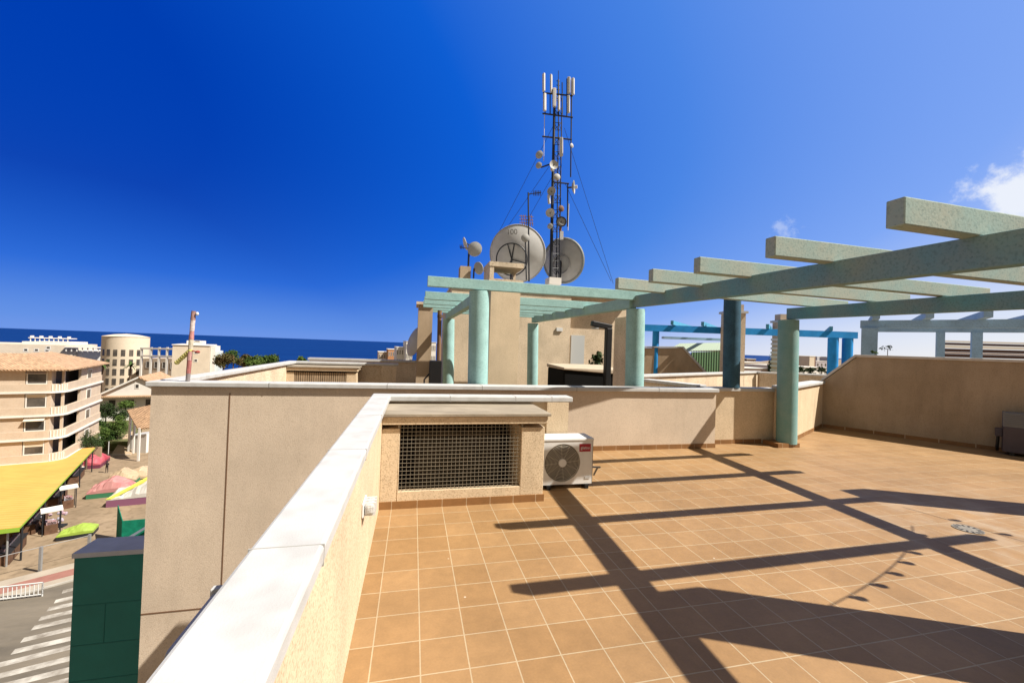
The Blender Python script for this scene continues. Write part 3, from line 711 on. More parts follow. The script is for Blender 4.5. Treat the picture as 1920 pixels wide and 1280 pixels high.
# roof-top house that carries the aerials
YP = 13.0
t = thing('roof_house', 'cream stucco roof house behind the turquoise pergola carrying dishes and mast', 'building', (4,14,0))
x0 = ony(845,600,YP).x; x1 = ony(1070,600,YP).x; x2 = ony(1152,600,YP+.35).x; zt = ony(1100,556,YP).z
MB().box(x0, x1, YP, YP+4, 0, zt).build('wall', STUCCO_FAR, t)
MB().box(x1-.01, x2+.55, YP+.35, YP+4, 0, zt+.004).build('wall', STUCCO_FAR, t)
MB().box(x0-.03, x2+.58, YP-.04, YP+4.04, zt+.006, zt+.08).build('roof', COPING_OLD, t)
d0, d1 = ony(1071,628,YP+.33), ony(1094,686,YP+.33)
MB().box(d0.x, d1.x, YP+.31, YP+.35, .0, d0.z).build('door', mat('grey_door', (.52,.55,.56), .6, .3), t)
v0, v1 = ony(1043,614,YP), ony(1054,621,YP)
MB().box(v0.x, v1.x, YP-.05, YP, v1.z, v0.z).build('vent', WHITEM, t)
# service pier left, brown downpipe
t = thing('service_pier', 'tall narrow shaded stucco pier at the left end of the turquoise pergola', 'wall', (.3,11,0))
p0, p1 = ony(784,600,11.2), ony(812,572,11.2)
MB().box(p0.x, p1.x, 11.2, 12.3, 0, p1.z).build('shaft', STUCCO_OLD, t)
MB().box(p0.x-.06, p1.x+.05, 11.14, 12.36, p1.z, p1.z+.07).build('cap', STUCCO_FAR, t)
t = thing('downpipe', 'brown vertical pipe between the shaded pier and turquoise column', 'pipe', (.6,11.5,0))
q0 = ony(828,582,11.6)
b = MB(); b.cyl((q0.x,11.6,0),(q0.x-.05,11.6,q0.z), .06, n=12); b.build('pipe', mat('brown_pipe', (.22,.13,.08), .6, .3), t, smooth=True)
MB().cyl((q0.x-.04,11.6,q0.z-.2),(q0.x-.04,11.6,q0.z-.12), .075, n=12).build('collar', mat('brown_pipe_dark', (.12,.075,.05), .6, .3), t)
t = thing('satellite_dish', 'grey satellite dish seen edge-on beside the shaded pier', 'satellite dish', (0,11.6,1.4))
p = ony(777,640,11.7); b = MB(); b.dish(p, (-.8,-.35,.25), .42, .12); b.build('reflector', DISHM, t, smooth=True)
b = MB(); b.tube([p, p+Vector((.3,.05,-.1))], .02); b.build('bracket', STEEL, t)
# dark clutter at the foot of the pier
t = thing('outdoor_unit', 'black outdoor unit with pipes in shade between pier and downpipe', 'outdoor unit', (.5,10.6,0))
p0, p1 = ony(806,676,10.6), ony(824,676,10.6)
MB().box(p0.x, p1.x+.06, 10.6, 10.95, 0, p0.z).build('casing', BLACK, t, bevel=.01)
MB().tube([(p0.x,10.65,.9),(p0.x-.12,10.65,.75),(p0.x-.1,10.65,.1)], .02).build('pipe', BLACK, t)

# hot tub and garden shower, side pier
t = thing('hot_tub', 'black hot tub with pale folded cover behind the white coping', 'hot tub', (3.8,10,0))
h0, h1 = ony(1057,700,9.9), ony(1150,700,9.9); hz = ony(1060,693,9.9).z
MB().box(h0.x, h1.x+.3, 9.9, 11.2, 0, hz).build('shell', mat('tub_black', (.012,.012,.012), .9, .05), t, bevel=.04)
ct = MB(); ct.hexa([(h0.x-.02,9.86,hz),(h1.x+.3,9.86,hz-.10),(h1.x+.3,11.25,hz),(h0.x-.02,11.25,hz)], [(h0.x-.02,9.86,hz+.06),(h1.x+.3,9.86,hz+.03),(h1.x+.3,11.25,hz+.10),(h0.x-.02,11.25,hz+.10)])
ct.build('cover', mat('beige_cover', (.55,.46,.35), .7, .2, var=.08, vscale=4), t, bevel=.02)
t = thing('garden_shower', 'black garden shower post with bent-over square head', 'shower', (3.9,9.2,0))
s0, s1 = ony(1139,715,9.3), ony(1141,615,9.3); e0 = ony(1109,606,9.3)
b = MB(); b.beam((s1.x,9.3,0), (s1.x,9.3,s1.z), .15, .15, up=(0,1,0)); b.build('post', BLACK, t, bevel=.02)
b = MB(); b.beam((s1.x+.07,9.3,s1.z+.02), (e0.x,9.3,e0.z), .14, .13, up=(0,0,1)); b.build('arm', BLACK, t, bevel=.02)
MB().cyl((e0.x+.1,9.3,e0.z-.13),(e0.x+.1,9.3,e0.z-.10), .09, n=20).build('shower_head', GREYM, t)
MB().cyl((e0.x+.1,9.3,e0.z-.1),(e0.x+.1,9.3,e0.z-.03), .015, n=8).build('stem', GREYM, t)
t = thing('wall_pier', 'stubby shaded tan pier left of the turquoise beam column', 'wall', (4.3,7.8,0))
pa, pb2 = onx(1177,650,4.22), onx(1151,650,4.22)
MB().box(4.22, 4.36, pa.y, pb2.y, 0, 2.36).build('shaft', STUCCO_FAR, t)
t = thing('potted_plant', 'dark potted plants in shade behind the garden shower', 'plant', (4.9,12,0))
p = ony(1118,683,12.2); leaves(MB(), (p.x+.1,12.2,p.z+.1), .38, .3, .32, 260, .14, 5).build('foliage', LEAFD, t, rn=False)
MB().lathe([(0,0),(.16,0),(.22,p.z-.15),(.2,p.z-.13),(0,p.z-.16)], 16, (p.x+.1,12.2,0)).build('pot', mat('dark_pot', (.06,.05,.045), .7, .2), t)

# walls of the terraces further right, from coping measurements at 1.05 m
def cwall(pa, pb, z, label, wm=STUCCO_FAR, h=1.05, cm=COPING, end=None):
    a, b_ = onz(*pa, z), onz(*pb, z); d = (b_-a); l = d.length; F_ = frame((a.x,a.y,0), math.atan2(d.y,d.x))
    t = thing('terrace_wall', label, 'wall', (a.x,a.y,0))
    MB(F_).box(0, l, .03, .22, z-1.05, z-.06).build('wall', wm, t)
    MB(F_).box(-.04, l+.04, -.02, .27, z-.06, z).build('coping', cm, t, bevel=.008)
    return t
cwall((1205,710),(1305,721), 1.05, 'low wall with grey-white coping slanting just behind the back wall')
cwall((1204,703),(1428,696), 1.06, 'long sunlit cream wall with white coping in front of the green shed')
cwall((1426,697),(1560,702.5), 1.06, 'shaded tan wall with narrow coping behind the single green column')
# sloped-end wall like ours one terrace on
t = thing('side_wall', 'shaded tan wall with white sloping coping in front of the green shed', 'wall', (7,14,0))
def sl(px, py): return at(px, py, 15.5)
lp = [at(1200,702,15.4), at(1200,652,15.4), at(1281,652,15.4), at(1322,698,15.4)]
nrm = Vector((_f.x,_f.y,0)).normalized()*.25
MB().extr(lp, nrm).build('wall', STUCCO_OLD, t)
cl = [at(1198,651,15.35), at(1198,649,15.35), at(1282,649.5,15.35), at(1327,699,15.35), at(1322,699,15.35), at(1280,652,15.35)]
MB().extr(cl, nrm*1.3).build('coping', COPING, t)
# green corrugated shed
t = thing('shed', 'green corrugated metal shed with pale pitched roof', 'shed', (9,17,0))
GREENC = mat_wave('green_sheet', (.10,.21,.10), (.22,.36,.19), 3.2, 'X', .6, .5)
GREENR = mat_wave('pale_green_sheet', (.36,.45,.33), (.50,.58,.46), 3.2, 'X', .6, .5)
sA, sB, sC = at(1296,660,16.5), at(1350,659,16.5), at(1390,655,18.3)
gd = lambda p, z: (p.x,p.y,z)
b = MB(); dv = (sC-sB)
b.add([gd(sA,0),gd(sB,0),gd(sC,0),gd(sA+dv,0),sA,sB,gd(sC,sB.z),gd(sA+dv,sA.z)], [(0,1,5,4),(1,2,6,5),(2,3,7,6),(3,0,4,7)])
rz = Vector((0,0,.28))
b.add([sB, gd(sC,sB.z), (sB+sC)/2+rz], [(0,1,2)]); b.build('wall', GREENC, t)
b = MB(); ml = sA+dv*.5+rz-(sB-sA)*.9; mr_ = sB+dv*.5+rz; ov = Vector((0,0,.03))
b.extr([sA-(sB-sA)*.9+ov, sB+ov, mr_+ov, ml+ov], (0,0,.03)); b.extr([gd(sA+dv-(sB-sA)*.9,sA.z+.03), gd(sC,sB.z+.03), mr_+ov, ml+ov], (0,0,.03)); b.build('roof', GREENR, t)
# chimneys
def stack(px0, px1, ytop, depth, label, bands):
    a, b_ = at(px0,ytop,depth), at(px1,ytop,depth); wd = (b_-a).length*.74; c = (a+b_)/2
    t = thing('chimney', label, 'chimney', (c.x,c.y,0)); F_ = frame((c.x,c.y,0), -.25)
    MB(F_).box(-wd/2, wd/2, -wd/2, wd/2, 0, a.z-.25).build('shaft', STUCCO_FAR, t)
    MB(F_).box(-wd/2-.06, wd/2+.06, -wd/2-.06, wd/2+.06, a.z-.32, a.z-.24).build('cap', COPING, t)
    MB(F_).box(-wd/2+.05, wd/2-.05, -wd/2+.05, wd/2-.05, a.z-.24, a.z).build('flue', PINKP, t)
    if bands:
        b = MB(F_)
        for i in range(9): b.box(-wd/2-.03, wd/2+.03, -wd/2-.03, wd/2+.03, .9+i*.17, .98+i*.17)
        b.build('louvre', WHITEM, t)
stack(1355,1396,571,15.0,'square cream chimney stack behind the dark column',False)
stack(1452,1482,589,16.0,'cream chimney with white louvred sides behind the green column',True)

# blue pergola and pale blue pergola
t = thing('pergola', 'bright blue pergola with round posts on a far terrace', 'pergola', (11,13,0))
Dp = 15.4
a, b_ = at(1196,614,Dp), at(1606,621,Dp); dd = (b_-a).normalized()
b = MB(); b.beam((a.x,a.y,2.54), (b_.x,b_.y,2.54), .14, .24); b.build('beam', BLUE, t)
for px, r_ in ((1229,.12),(1562,.17),(1589,.17)):
    p = at(px,650,Dp+.1); MB().cyl((p.x,p.y,0),(p.x,p.y,2.42), r_, n=18).build('post', BLUE, t, smooth=True)
side = Vector((-dd.y, dd.x, 0))
for px in (1253,1309,1428,1545):
    p = at(px,615,Dp); q0 = p-side*.35; q1 = p+side*4+dd*3.0
    MB().beam((q0.x,q0.y,2.74),(q1.x,q1.y,2.74), .10, .15).build('rafter', mat('sunlit_blue', (.09,.36,.58), .7, .2, var=.1, vscale=3), t)  # lighter copy of the blue, sunlight on the rafters painted in
p0, p1 = at(1243,624,Dp+3), at(1352,626,Dp+3)
MB().beam((p0.x,p0.y,2.30),(p1.x,p1.y,2.30), .3, .10).build('sheet', PALEBLUE, t)
t = thing('pergola', 'pale blue pergola with square posts behind the tall shaded wall', 'pergola', (14,10,0))
Dq = 11.6
a = at(1613,608,Dq); dd = Vector((.61,-.79,0)); side = Vector((.79,.61,0)); zq = a.z
b_ = a+dd*6; MB().beam((a.x,a.y,zq), (b_.x,b_.y,zq), .14, .21).build('beam', PALEBLUE, t)
a2 = a+side*1.7+dd*.1; b2 = a2+dd*6; z2_ = zq-.02
MB().beam((a2.x,a2.y,z2_), (b2.x,b2.y,z2_), .14, .21).build('beam', PALEBLUE, t)
p = a+dd*.2; MB().beam((p.x,p.y,0),(p.x,p.y,zq-.105), .34, .34, up=side).build('post', PALEBLUE, t)
for px, wd in ((1763,.17),(1831,.20)):
    d_ = ray(px,640); k_ = None
    # where the sight line of the post meets the rear beam
    den = d_.x*dd.y-d_.y*dd.x; k_ = ((a2.x-EYE.x)*dd.y-(a2.y-EYE.y)*dd.x)/den; p = EYE+d_*k_
    MB().beam((p.x,p.y,0),(p.x,p.y,z2_-.105), wd, wd, up=side).build('post', PALEBLUE, t)
for px in (1640,1735,1838,1950):
    d_ = ray(px,600); den = d_.x*dd.y-d_.y*dd.x; k_ = ((a.x-EYE.x)*dd.y-(a.y-EYE.y)*dd.x)/den; p = EYE+d_*k_
    q = p-side*.75; q2 = p+side*2.5; zz = zq+.105+.08
    MB().beam((q.x,q.y,zz),(q2.x,q2.y,zz), .15, .16).build('rafter', PALEBLUE, t)
t = thing('awning', 'dark brown slatted awning with white bar behind the pale blue pergola', 'awning', (16,12,0))
for (y0, y1, colm) in ((638,641,WHITEP),(642,646,mat('dark_brown', (.05,.022,.014), .7, .2)),(646.5,652,WHITEP),(653,659,MATS['dark_brown']),(659.5,662,mat('tan_slat', (.34,.22,.14), .7, .2)),(662.5,669,MATS['dark_brown'])):
    a, b_ = at(1769,y0,Dq+3.5), at(1990,y0+6,Dq+3.5); h = (y1-y0)/FPX*(Dq+3.5)
    MB().beam((a.x,a.y,a.z-h/2),(b_.x,b_.y,b_.z-h/2), .06, h).build('slat', colm, t)
t = thing('potted_plant', 'wispy thin plant above the sloped end of the shaded wall', 'plant', at(1665,660,11.0))
p = at(1663,653,10.9); b = leaves(MB(), p, .24, .15, .10, 46, .05, 8, 9); b.build('foliage', LEAFD, t, rn=False)
MB().tube([(p.x,p.y,.6),(p.x+.03,p.y,p.z)], .008, 5).build('stem', BARK, t)
t = thing('potted_plant', 'small tuft of plant beside the pale blue square post', 'plant', at(1640,662,11.0))
p = at(1641,660,10.9); b = leaves(MB(), p, .10, .1, .05, 50, .06, 9, 4); b.build('foliage', LEAF, t, rn=False)
MB().tube([(p.x,p.y,.6),(p.x,p.y,p.z)], .008, 5).build('stem', BARK, t)

# ------------------------------------------------------------------ aerials on the roof house
DM = 14.6
def P(x, y, dd=0): return at(x, y, DM+dd)
def PP(px): return px/FPX*DM
TOCAM = -_f
def mast():
    t = thing('antenna_mast', 'tall dark lattice mast hung with white panel antennas and small dishes', 'antenna mast', P(1040,526))
    l1a, l1b = P(1032.5,530), P(1040,176); l2a, l2b = P(1048,530,.15), P(1054,176,.15); l3a, l3b = P(1043,530,.35), P(1048,176,.35)
    MB().cyl(l1a, l1b, .062, .045, 10).build('leg', STEEL, t)
    MB().cyl(l2a, l2b, .028, .02, 8).build('leg', STEEL, t)
    MB().cyl(l3a, l3b, .028, .02, 8).build('leg', STEEL, t)
    b = MB(); n = 26
    for i in range(n):
        q0, q1 = i/n, (i+1)/n
        A = [l1a.lerp(l1b,q0), l2a.lerp(l2b,q0), l3a.lerp(l3b,q0)]; B = [l1a.lerp(l1b,q1), l2a.lerp(l2b,q1), l3a.lerp(l3b,q1)]
        for j in range(3):
            k = (j+1)%3
            b.cyl(A[j], B[k] if i%2 else A[k], .011, n=5); b.cyl(A[j] if i%2 else B[j], B[k] if not i%2 else A[k], .011, n=5)
    b.build('bracing', STEEL, t)
    b = MB(); b.cyl(P(1047,215,.2), P(1047,150,.2), .03, n=8); b.cyl(P(1047,150,.2), P(1047,133,.2), .012, n=6); b.cyl(P(1054.5,215,.2), P(1054,155,.2), .02, n=6)
    for y in (152,160,168): b.cyl(P(1043,y,.2), P(1050,y+1,.2), .012, n=5)
    b.build('spire', STEEL, t)
    for (a, c) in (((1018,174.5),(1074,180)),((1017,213),(1074,220.5)),((1016.5,256),(1072,262)),((1035,341.6),(1067,344.6)),((1014,314),(1038,306))):
        MB().cyl(P(*a), P(*c), .028, n=8).build('cross_arm', STEEL, t)
    for (a, c, r_, mm) in (((1022,175),(1022,213),.02,STEEL),((1021,213),(1019.5,302),.012,WHITEM),((1072,148),(1070,332),.024,STEEL),((1064.5,344),(1064,425),.024,STEEL),((1066.5,382),(1065,432),.014,WHITEM),((1031.5,175),(1031.5,214),.02,STEEL),((1063,148),(1063,220),.022,STEEL)):
        MB().cyl(P(*a), P(*c), r_, n=7).build('rod', mm, t)
    for (x0,x1,y0,y1,ag) in ((1017.6,1021.6,138,172,.6),(1031.8,1035.2,140,174,-.5),(1018.6,1023.8,175.6,208.6,.5),(1036,1042.6,166,201,.1),(1064,1069.4,145,176,-.3),(1071.5,1077,147,178,-.5),(1063.6,1068.4,180,212,-.3),(1046,1049.6,180,208,.4),(1049,1055.6,258.5,293,-.2)):
        c0, c1 = P((x0+x1)/2,y0,-.08), P((x0+x1)/2,y1,-.08); wd = PP(x1-x0)
        b = MB(); up = Vector((-_f.x,-_f.y,0)); up.rotate(Matrix.Rotation(ag,3,'Z')); b.beam(c0, c1, wd, .10, up=up); b.build('panel_antenna', DISHW, t, bevel=.02)
    for (x,y,r_,dx,mm) in ((1011,290,7.5,-.5,DISHM),(1010,310,6.2,-.5,DISHM),(1038.5,309,8.5,.3,DISHM),(1035.6,317.5,4,.2,DISHW),(1044.5,332,6.5,.2,DISHM),(1034,358.5,8.2,-.4,DISHM),(1031.5,399,8.4,-.2,DISHW),(1052.5,391,6,.4,mat('rusty_dish',(.20,.11,.07),.7,.2,var=.3,vscale=8)),(1052.5,415.5,8.6,.1,DISHM),(1031,424,5.4,-.6,DISHM),(1072.5,273,4.2,.8,DISHM)):
        c = P(x,y,-.16); ax = (TOCAM+_r*dx).normalized(); b = MB(); b.dish(c, -ax if r_ > 8 else ax, PP(r_), PP(r_)*.3, 20, 5, .012)
        d_ = b.build('dish_antenna', mm, t, smooth=True)
        MB().cyl(c-ax*.02, c+TOCAM*-.16, .02, n=6).build('bracket', STEEL, d_)
    c = P(1052.5,415.5,-.19); MB().ring(c, TOCAM, PP(8.6), .025, 24, 6).build('dish_rim', STEEL, t)
    c = P(1076,351,-.05); ax = (_r*.95+TOCAM*.25).normalized(); MB().dish(c, -ax, PP(12), PP(4), 22, 5, .02).build('dish_antenna', DISHM, t, smooth=True)
    MB().cyl(c, P(1064.5,352), .03, n=8).build('bracket', STEEL, t)
    MB().cyl(c+ax*.02, c+ax*.12, PP(3.2), n=12).build('feed_horn', DISHW, t)
    b = MB(); b.cyl(P(1028.5,366,-.1), P(1030,382,-.1), .05, n=10); b.build('panel_antenna', DISHW, t)
    b = MB(); b.cyl(P(1051,425,-.1), P(1051,437,-.1), .05, .03, 8); b.build('radio_unit', mat('rusty_dish',(0,0,0)), t)
    b = MB(); b.beam(P(1053,434,-.1), P(1053,449,-.1), .12, .1, up=TOCAM); b.build('equipment_box', WHITEM, t)
    for (a, c) in (((1038,235),(936,434)),((1038,300),(950,428)),((1036,330),(978,432)),((1058,240),(1150,532)),((1060,345),(1146,527))):
        MB().cyl(P(*a), P(c[0],c[1],.4), .007, n=5).build('guy_wire', STEEL, t)
    MB().box(*(lambda p: (p.x-.22,p.x+.22,p.y-.2,p.y+.3,p.z-.12,p.z+.12))(P(1038,528))).build('footing', WHITEP, t)
mast()
def big_dish(name, cx, cy, r_, ax, depth, label, mm, ringdark=True, text=False, dd=0):
    c = at(cx, cy, DM+dd); t = thing('satellite_dish', label, 'satellite dish', c, None)
    rr = r_/FPX*(DM+dd)
    MB().dish(c, ax, rr, depth, 44, 10, .03).build('reflector', mm, t, smooth=True)
    MB().ring(c, ax, rr, .022, 48, 6).build('rim', DISHM, t)
    return t, c, rr
ax1 = (TOCAM*.93+_r*-.22+Vector((0,0,-.22))).normalized()
t, c, rr = big_dish('d', 970, 476, 53, ax1, .34, 'large pale dish seen from behind with dark ring frame', DISHW)
xx = ax1.cross(Vector((0,0,1))).normalized(); yy = xx.cross(ax1).normalized()
def onback(u, v, lift=.03): q = (u*u+v*v); return c+xx*(u*rr)+yy*(v*rr)+ax1*(.34*(1-q)+lift)
MB().ring(onback(-.12*-1,-.18,.05)-ax1*0, ax1, rr*.55, .022, 40, 6).build('ring_frame', STEEL, t)
b = MB(); rc = onback(.12,-.18,.06)
for a in (75, 100, 195, 300): b.cyl(rc, rc+(xx*math.cos(R(a))+yy*math.sin(R(a)))*(rr*.55)-ax1*.06, .02, n=6)
b.build('strut', STEEL, t)
e = P(980,530); MB().cyl(rc, (rc.x,rc.y,e.z-.3), .035, n=8).build('post', STEEL, t)
TM = Matrix((( -xx.x*-1, yy.x, ax1.x, 0),( xx.y, yy.y, ax1.y, 0),( xx.z, yy.z, ax1.z, 0),(0,0,0,1)))
if Vector(xx).dot(_r) < 0: TM = Matrix(((-xx.x,yy.x,ax1.x,0),(-xx.y,yy.y,ax1.y,0),(-xx.z,yy.z,ax1.z,0),(0,0,0,1)))
pt_ = onback((.12 if Vector(xx).dot(_r) < 0 else -.12),.74,.10)
text_part('lettering', '100', .26, Matrix.Translation(pt_) @ TM, mat('letter_grey', (.25,.25,.24), .7, .2), t)
sm = onback(0,.42,.22); 
t2 = thing('satellite_dish', 'tiny round dish on a thin post in front of the large pale dish', 'satellite dish', sm)
q = at(985,446,DM-1.2); MB().dish(q, TOCAM, 8/FPX*(DM-1.2), .04, 18, 4, .01).build('reflector', DISHM, t2, smooth=True)
qb = at(987,525,DM-1.2); qt = at(991,362,DM-1.2)
MB().cyl(qb, q+TOCAM*-.05, .022, n=8).build('post', STEEL, t2)
t3 = thing('antenna_pole', 'thin dark pole with side yagi arm left of the tall mast', 'antenna', qb)
b = MB(); b.cyl(at(992,528,DM-.9), at(990.5,361,DM-.9), .026, n=8); b.build('pole', STEEL, t3)
b = MB(); b.cyl(at(990.5,364,DM-.9), at(1015,361,DM-.9), .016, n=6)
for x in (1001,1004,1007,1010,1013): b.cyl(at(x,357.5,DM-.9), at(x,367,DM-.9), .014, n=5)
b.build('yagi', STEEL, t3)
b = MB()
for x in (977,981,985,992,996): b.cyl(at(x,403,DM-.9), at(x+3,424,DM-.9), .013, n=5)
for y in (405,411,417): b.cyl(at(974,y,DM-.9), at(1000,y+2,DM-.9), .013, n=5)
b.build('dipole_array', mat('rusty_rods', (.30,.17,.11), .7, .3), t3)
ax2 = (TOCAM*.80+_r*-.52+Vector((0,0,-.18))).normalized()
t, c2, rr2 = big_dish('d', 1056, 489, 41, ax2, .22, 'second large grey dish turned away beside the mast foot', DISHM, dd=.6)
MB().ring(c2, ax2, rr2*.99, .05, 48, 6).build('edge_band', mat('dish_edge', (.27,.29,.28), .6, .3), t)
MB().ring(c2+ax2*.2-Vector((0,0,.12)), ax2, rr2*.42, .03, 32, 6).build('ring_frame', GREYM, t)
MB().cyl(c2+ax2*.2, P(1050,530,.3), .04, n=8).build('post', STEEL, t)
# left group of aerials
def aerial(px, py, r_, ax, base, label, mm=DISHM, D_=13.4):
    c = at(px,py,D_); t = thing('satellite_dish', label, 'satellite dish', c)
    MB().dish(c, ax, r_/FPX*D_, r_/FPX*D_*.22, 24, 6, .015).build('reflector', mm, t, smooth=True)
    b_ = at(base[0], base[1], D_+.1); MB().tube([c-Vector(ax)*.05, Vector((b_.x,b_.y,c.z)), b_], .026, 7).build('post', STEEL, t)
aerial(890,467,14, (TOCAM*.95-_r*.2).normalized(), (878,520), 'round grey dish at the top of the left aerial group')
aerial(872,457,12, (-_r*.9+TOCAM*.25-Vector((0,0,.3))).normalized(), (877,520), 'dish turned edge-on at the far left of the aerial group', DISHW, 13.6)
aerial(897,503,12, (TOCAM*.7-_r*.6-Vector((0,0,.25))).normalized(), (888,522), 'low grey dish at the foot of the left aerial group', DISHM, 13.1)
t = thing('roof_plinth', 'small tan block under the left aerial group', 'plinth', at(872,520,13.3))
p = at(872,500,13.3); MB().box(p.x-.16,p.x+.18,p.y-.1,p.y+.4,zt-.5,p.z).build('block', STUCCO_OLD, t)
t = thing('antenna', 'tiny dark yagi antenna sticking out left of the dish group', 'antenna', at(864,463,13.4))
b = MB(); b.cyl(at(877,466,13.45), at(862,463,13.4), .014, n=6)
for x in (862.5,865,868): b.cyl(at(x,459,13.4), at(x+1,467,13.4), .012, n=5)
b.build('boom', STEEL, t)

# ------------------------------------------------------------------ far buildings on the left
def windows(t, FMx, rects, depth=.05, frame_m=WHITEP, pane_m=GLASSD, face='v', fr=.12):
    for (u0,u1,z0,z1,v) in rects:
        b = MB(FMx)
        if face == 'v':
            b.box(u0-fr,u1+fr,v-.06,v+.02,z0-fr,z0); b.box(u0-fr,u1+fr,v-.06,v+.02,z1,z1+fr); b.box(u0-fr,u0,v-.06,v+.02,z0,z1); b.box(u1,u1+fr,v-.06,v+.02,z0,z1)
            
            o = b.build('window', frame_m, t); MB(FMx).box(u0,u1,v-.015,v+.02,z0,z1).build('pane', pane_m, o)
        else:
            b.box(v-.02,v+.06,u0-fr,u1+fr,z0-fr,z0); b.box(v-.02,v+.06,u0-fr,u1+fr,z1,z1+fr); b.box(v-.02,v+.06,u0-fr,u0,z0,z1); b.box(v-.02,v+.06,u1,u1+fr,z0,z1)
            o = b.build('window', frame_m, t); MB(FMx).box(v-.02,v+.015,u0,u1,z0,z1).build('pane', pane_m, o)

def loc_u(F_, px, py=640, v=0.0):     # local u on the plane v of a rotated frame, seen at column px
    I = F_.inverted(); e = I @ EYE; d = I.to_3x3() @ ray(px, py); k = (v-e.y)/d.y
    return (e+d*k).x
def flats():
    c = at(121, 690, 54); A = R(18); F_ = frame((c.x,c.y,0), A)
    t = thing('apartment_building', 'salmon apartment building with curved balconies and clay tile hip roof', 'building', (c.x,c.y,GZ))
    ez = c.z-.1; H = 3.0; LU = -34; LV = 15
    # recessed core with dark glazing, then spandrels, slabs and piers in front
    MB(F_).box(LU, -1.3, 1.3, LV, GZ, ez-.1).build('core', mat('loggia_dark', (.055,.042,.035), .7, .2, var=.3, vscale=1.5), t)
    rc = 1.6; arc = [(-rc+rc*math.sin(R(a)), rc-rc*math.cos(R(a))) for a in range(0,91,15)]
    def band(o_, i_, z0, z1, name, mm, u0=LU, v1=LV):
        outl = [(u0,-o_)]+[(-rc+(rc+o_)*math.sin(R(a)), rc-(rc+o_)*math.cos(R(a))) for a in range(0,91,15)]+[(o_,v1)]
        inl = [(-i_,v1)]+[(-rc+(rc-i_)*math.sin(R(a)), rc-(rc-i_)*math.cos(R(a))) for a in range(90,-1,-15)]+[(u0,i_)]
        n = len(outl); b = MB(F_); vs = [(*p,z0) for p in outl]+[(*p,z0) for p in reversed(inl)]
        vt = [(*p,z1) for p in outl]+[(*p,z1) for p in reversed(inl)]
        fs = []
        N2 = 2*n
        for i in range(n-1):
            fs += [(i,i+1,N2+i+1,N2+i),(n+i,n+i+1,N2+n+i+1,N2+n+i),(i,i+1,n+i+1,n+i),(N2+i,N2+i+1,N2+n+i+1,N2+n+i)]
        fs += [(0,n,N2+n,N2),(n-1,2*n-1,N2+2*n-1,N2+n-1)]
        b.add(vs+vt, fs); b.build(name, mm, t)
    for k in range(5):
        zt = ez-k*H; z0 = zt-H            # storey from z0 to zt
        band(.28, 1.3, z0-.12, z0+.10, 'balcony_slab', WHITEP)
        band(.10, .25, z0+.10, z0+1.05, 'balcony_parapet', PINKP)
        b = MB(F_)
        ua, ub, uc = loc_u(F_,48,740), loc_u(F_,87,740), loc_u(F_,95.5,740)
        for (u0,u1) in ((LU,ua-.1),(ub+.05,uc)):
            b.box(u0, u1, .02, 1.3, z0+.1, zt-.12)
        b.box(-.3, -.02, 6.2, LV, z0+.1, zt-.12); b.box(-.45,-.2,.9,1.2,z0+.1,zt-.12)
        b.build('wall', PINKP, t)
        b = MB(F_)
        for i in range(6):
            a = R(20+i*10); b.cyl((-rc+(rc+.12)*math.sin(a), rc-(rc+.12)*math.cos(a), z0+.15), (-rc+(rc+.12)*math.sin(a), rc-(rc+.12)*math.cos(a), z0+1.0), .06, n=6)
        b.build('balustrade', WHITEP, t)
        windows(t, F_, [(ua+.1,ub-.1,z0+1.15,zt-.35,.10)], frame_m=WHITEP)
        windows(t, F_, [(8.6,10.2,z0+.9,zt-.7,.0)], face='u')
        if k in (1,3): MB(F_).box(ua+.1,ub-.1,.07,.1,zt-.95+.25*(k==1),zt-.35).build('blind', CREAM, t)
        if k in (0,2): 
            b = MB(F_); b.hexa([(ua,-.05,zt-.35),(ub,-.05,zt-.35),(ub,-.5,zt-.6),(ua,-.5,zt-.6)],[(ua,-.05,zt-.31),(ub,-.05,zt-.31),(ub,-.5,zt-.56),(ua,-.5,zt-.56)]); b.build('blind', CREAM, t)
    o = .75; rz = ez+1.75
    E0, E1, E2 = (LU,-o,ez), (o,-o,ez), (o,LV+o,ez); R0, R1, R2 = (LU,5.2,rz), (-5.2,5.2,rz), (-5.2,LV-2,rz)
    B0, B1 = (LU,11,ez), (-11,11,ez); B2 = (-11,LV+o,ez)
    b = MB(F_); th = Vector((0,0,-.18))
    for fc in ([E0,E1,R1,R0],[E1,E2,R2,R1],[R0,R1,B1,B0],[R1,R2,B2,B1],[E2,B2,R2]): b.extr(fc, th)
    b.build('roof', ROOFT, t)
flats()

# pale round tower
def drum():
    c = at(234, 705, 136); r_ = 33.5/FPX*136; zt = at(234,631,136).z; H = 3.05
    t = thing('round_tower', 'white cylindrical tower with rows of tall dark windows', 'building', (c.x,c.y,GZ))
    n = 48; b = MB(); b.cyl((c.x,c.y,GZ), (c.x,c.y,zt), r_, n=n); b.build('wall', CREAM, t, smooth=True)
    b = MB(); b.lathe([(r_+.01,zt),(r_+.15,zt+.02),(r_*.5,zt+.7),(0,zt+.95)], 40, (c.x,c.y,0)); b.build('roof', CREAM, t, smooth=True)
    for row in range(5):
        z1 = at(234,654.5,136).z-row*3.05
        for i in range(9):
            a = math.atan2(-_f.y,-_f.x)+R(-74+18.5*i); F_ = frame((c.x+math.cos(a)*r_, c.y+math.sin(a)*r_, 0), a)
            MB(F_).box(-.2,.05,-.5,.5,z1-2.05,z1).build('window', GLASSD, t)
drum()
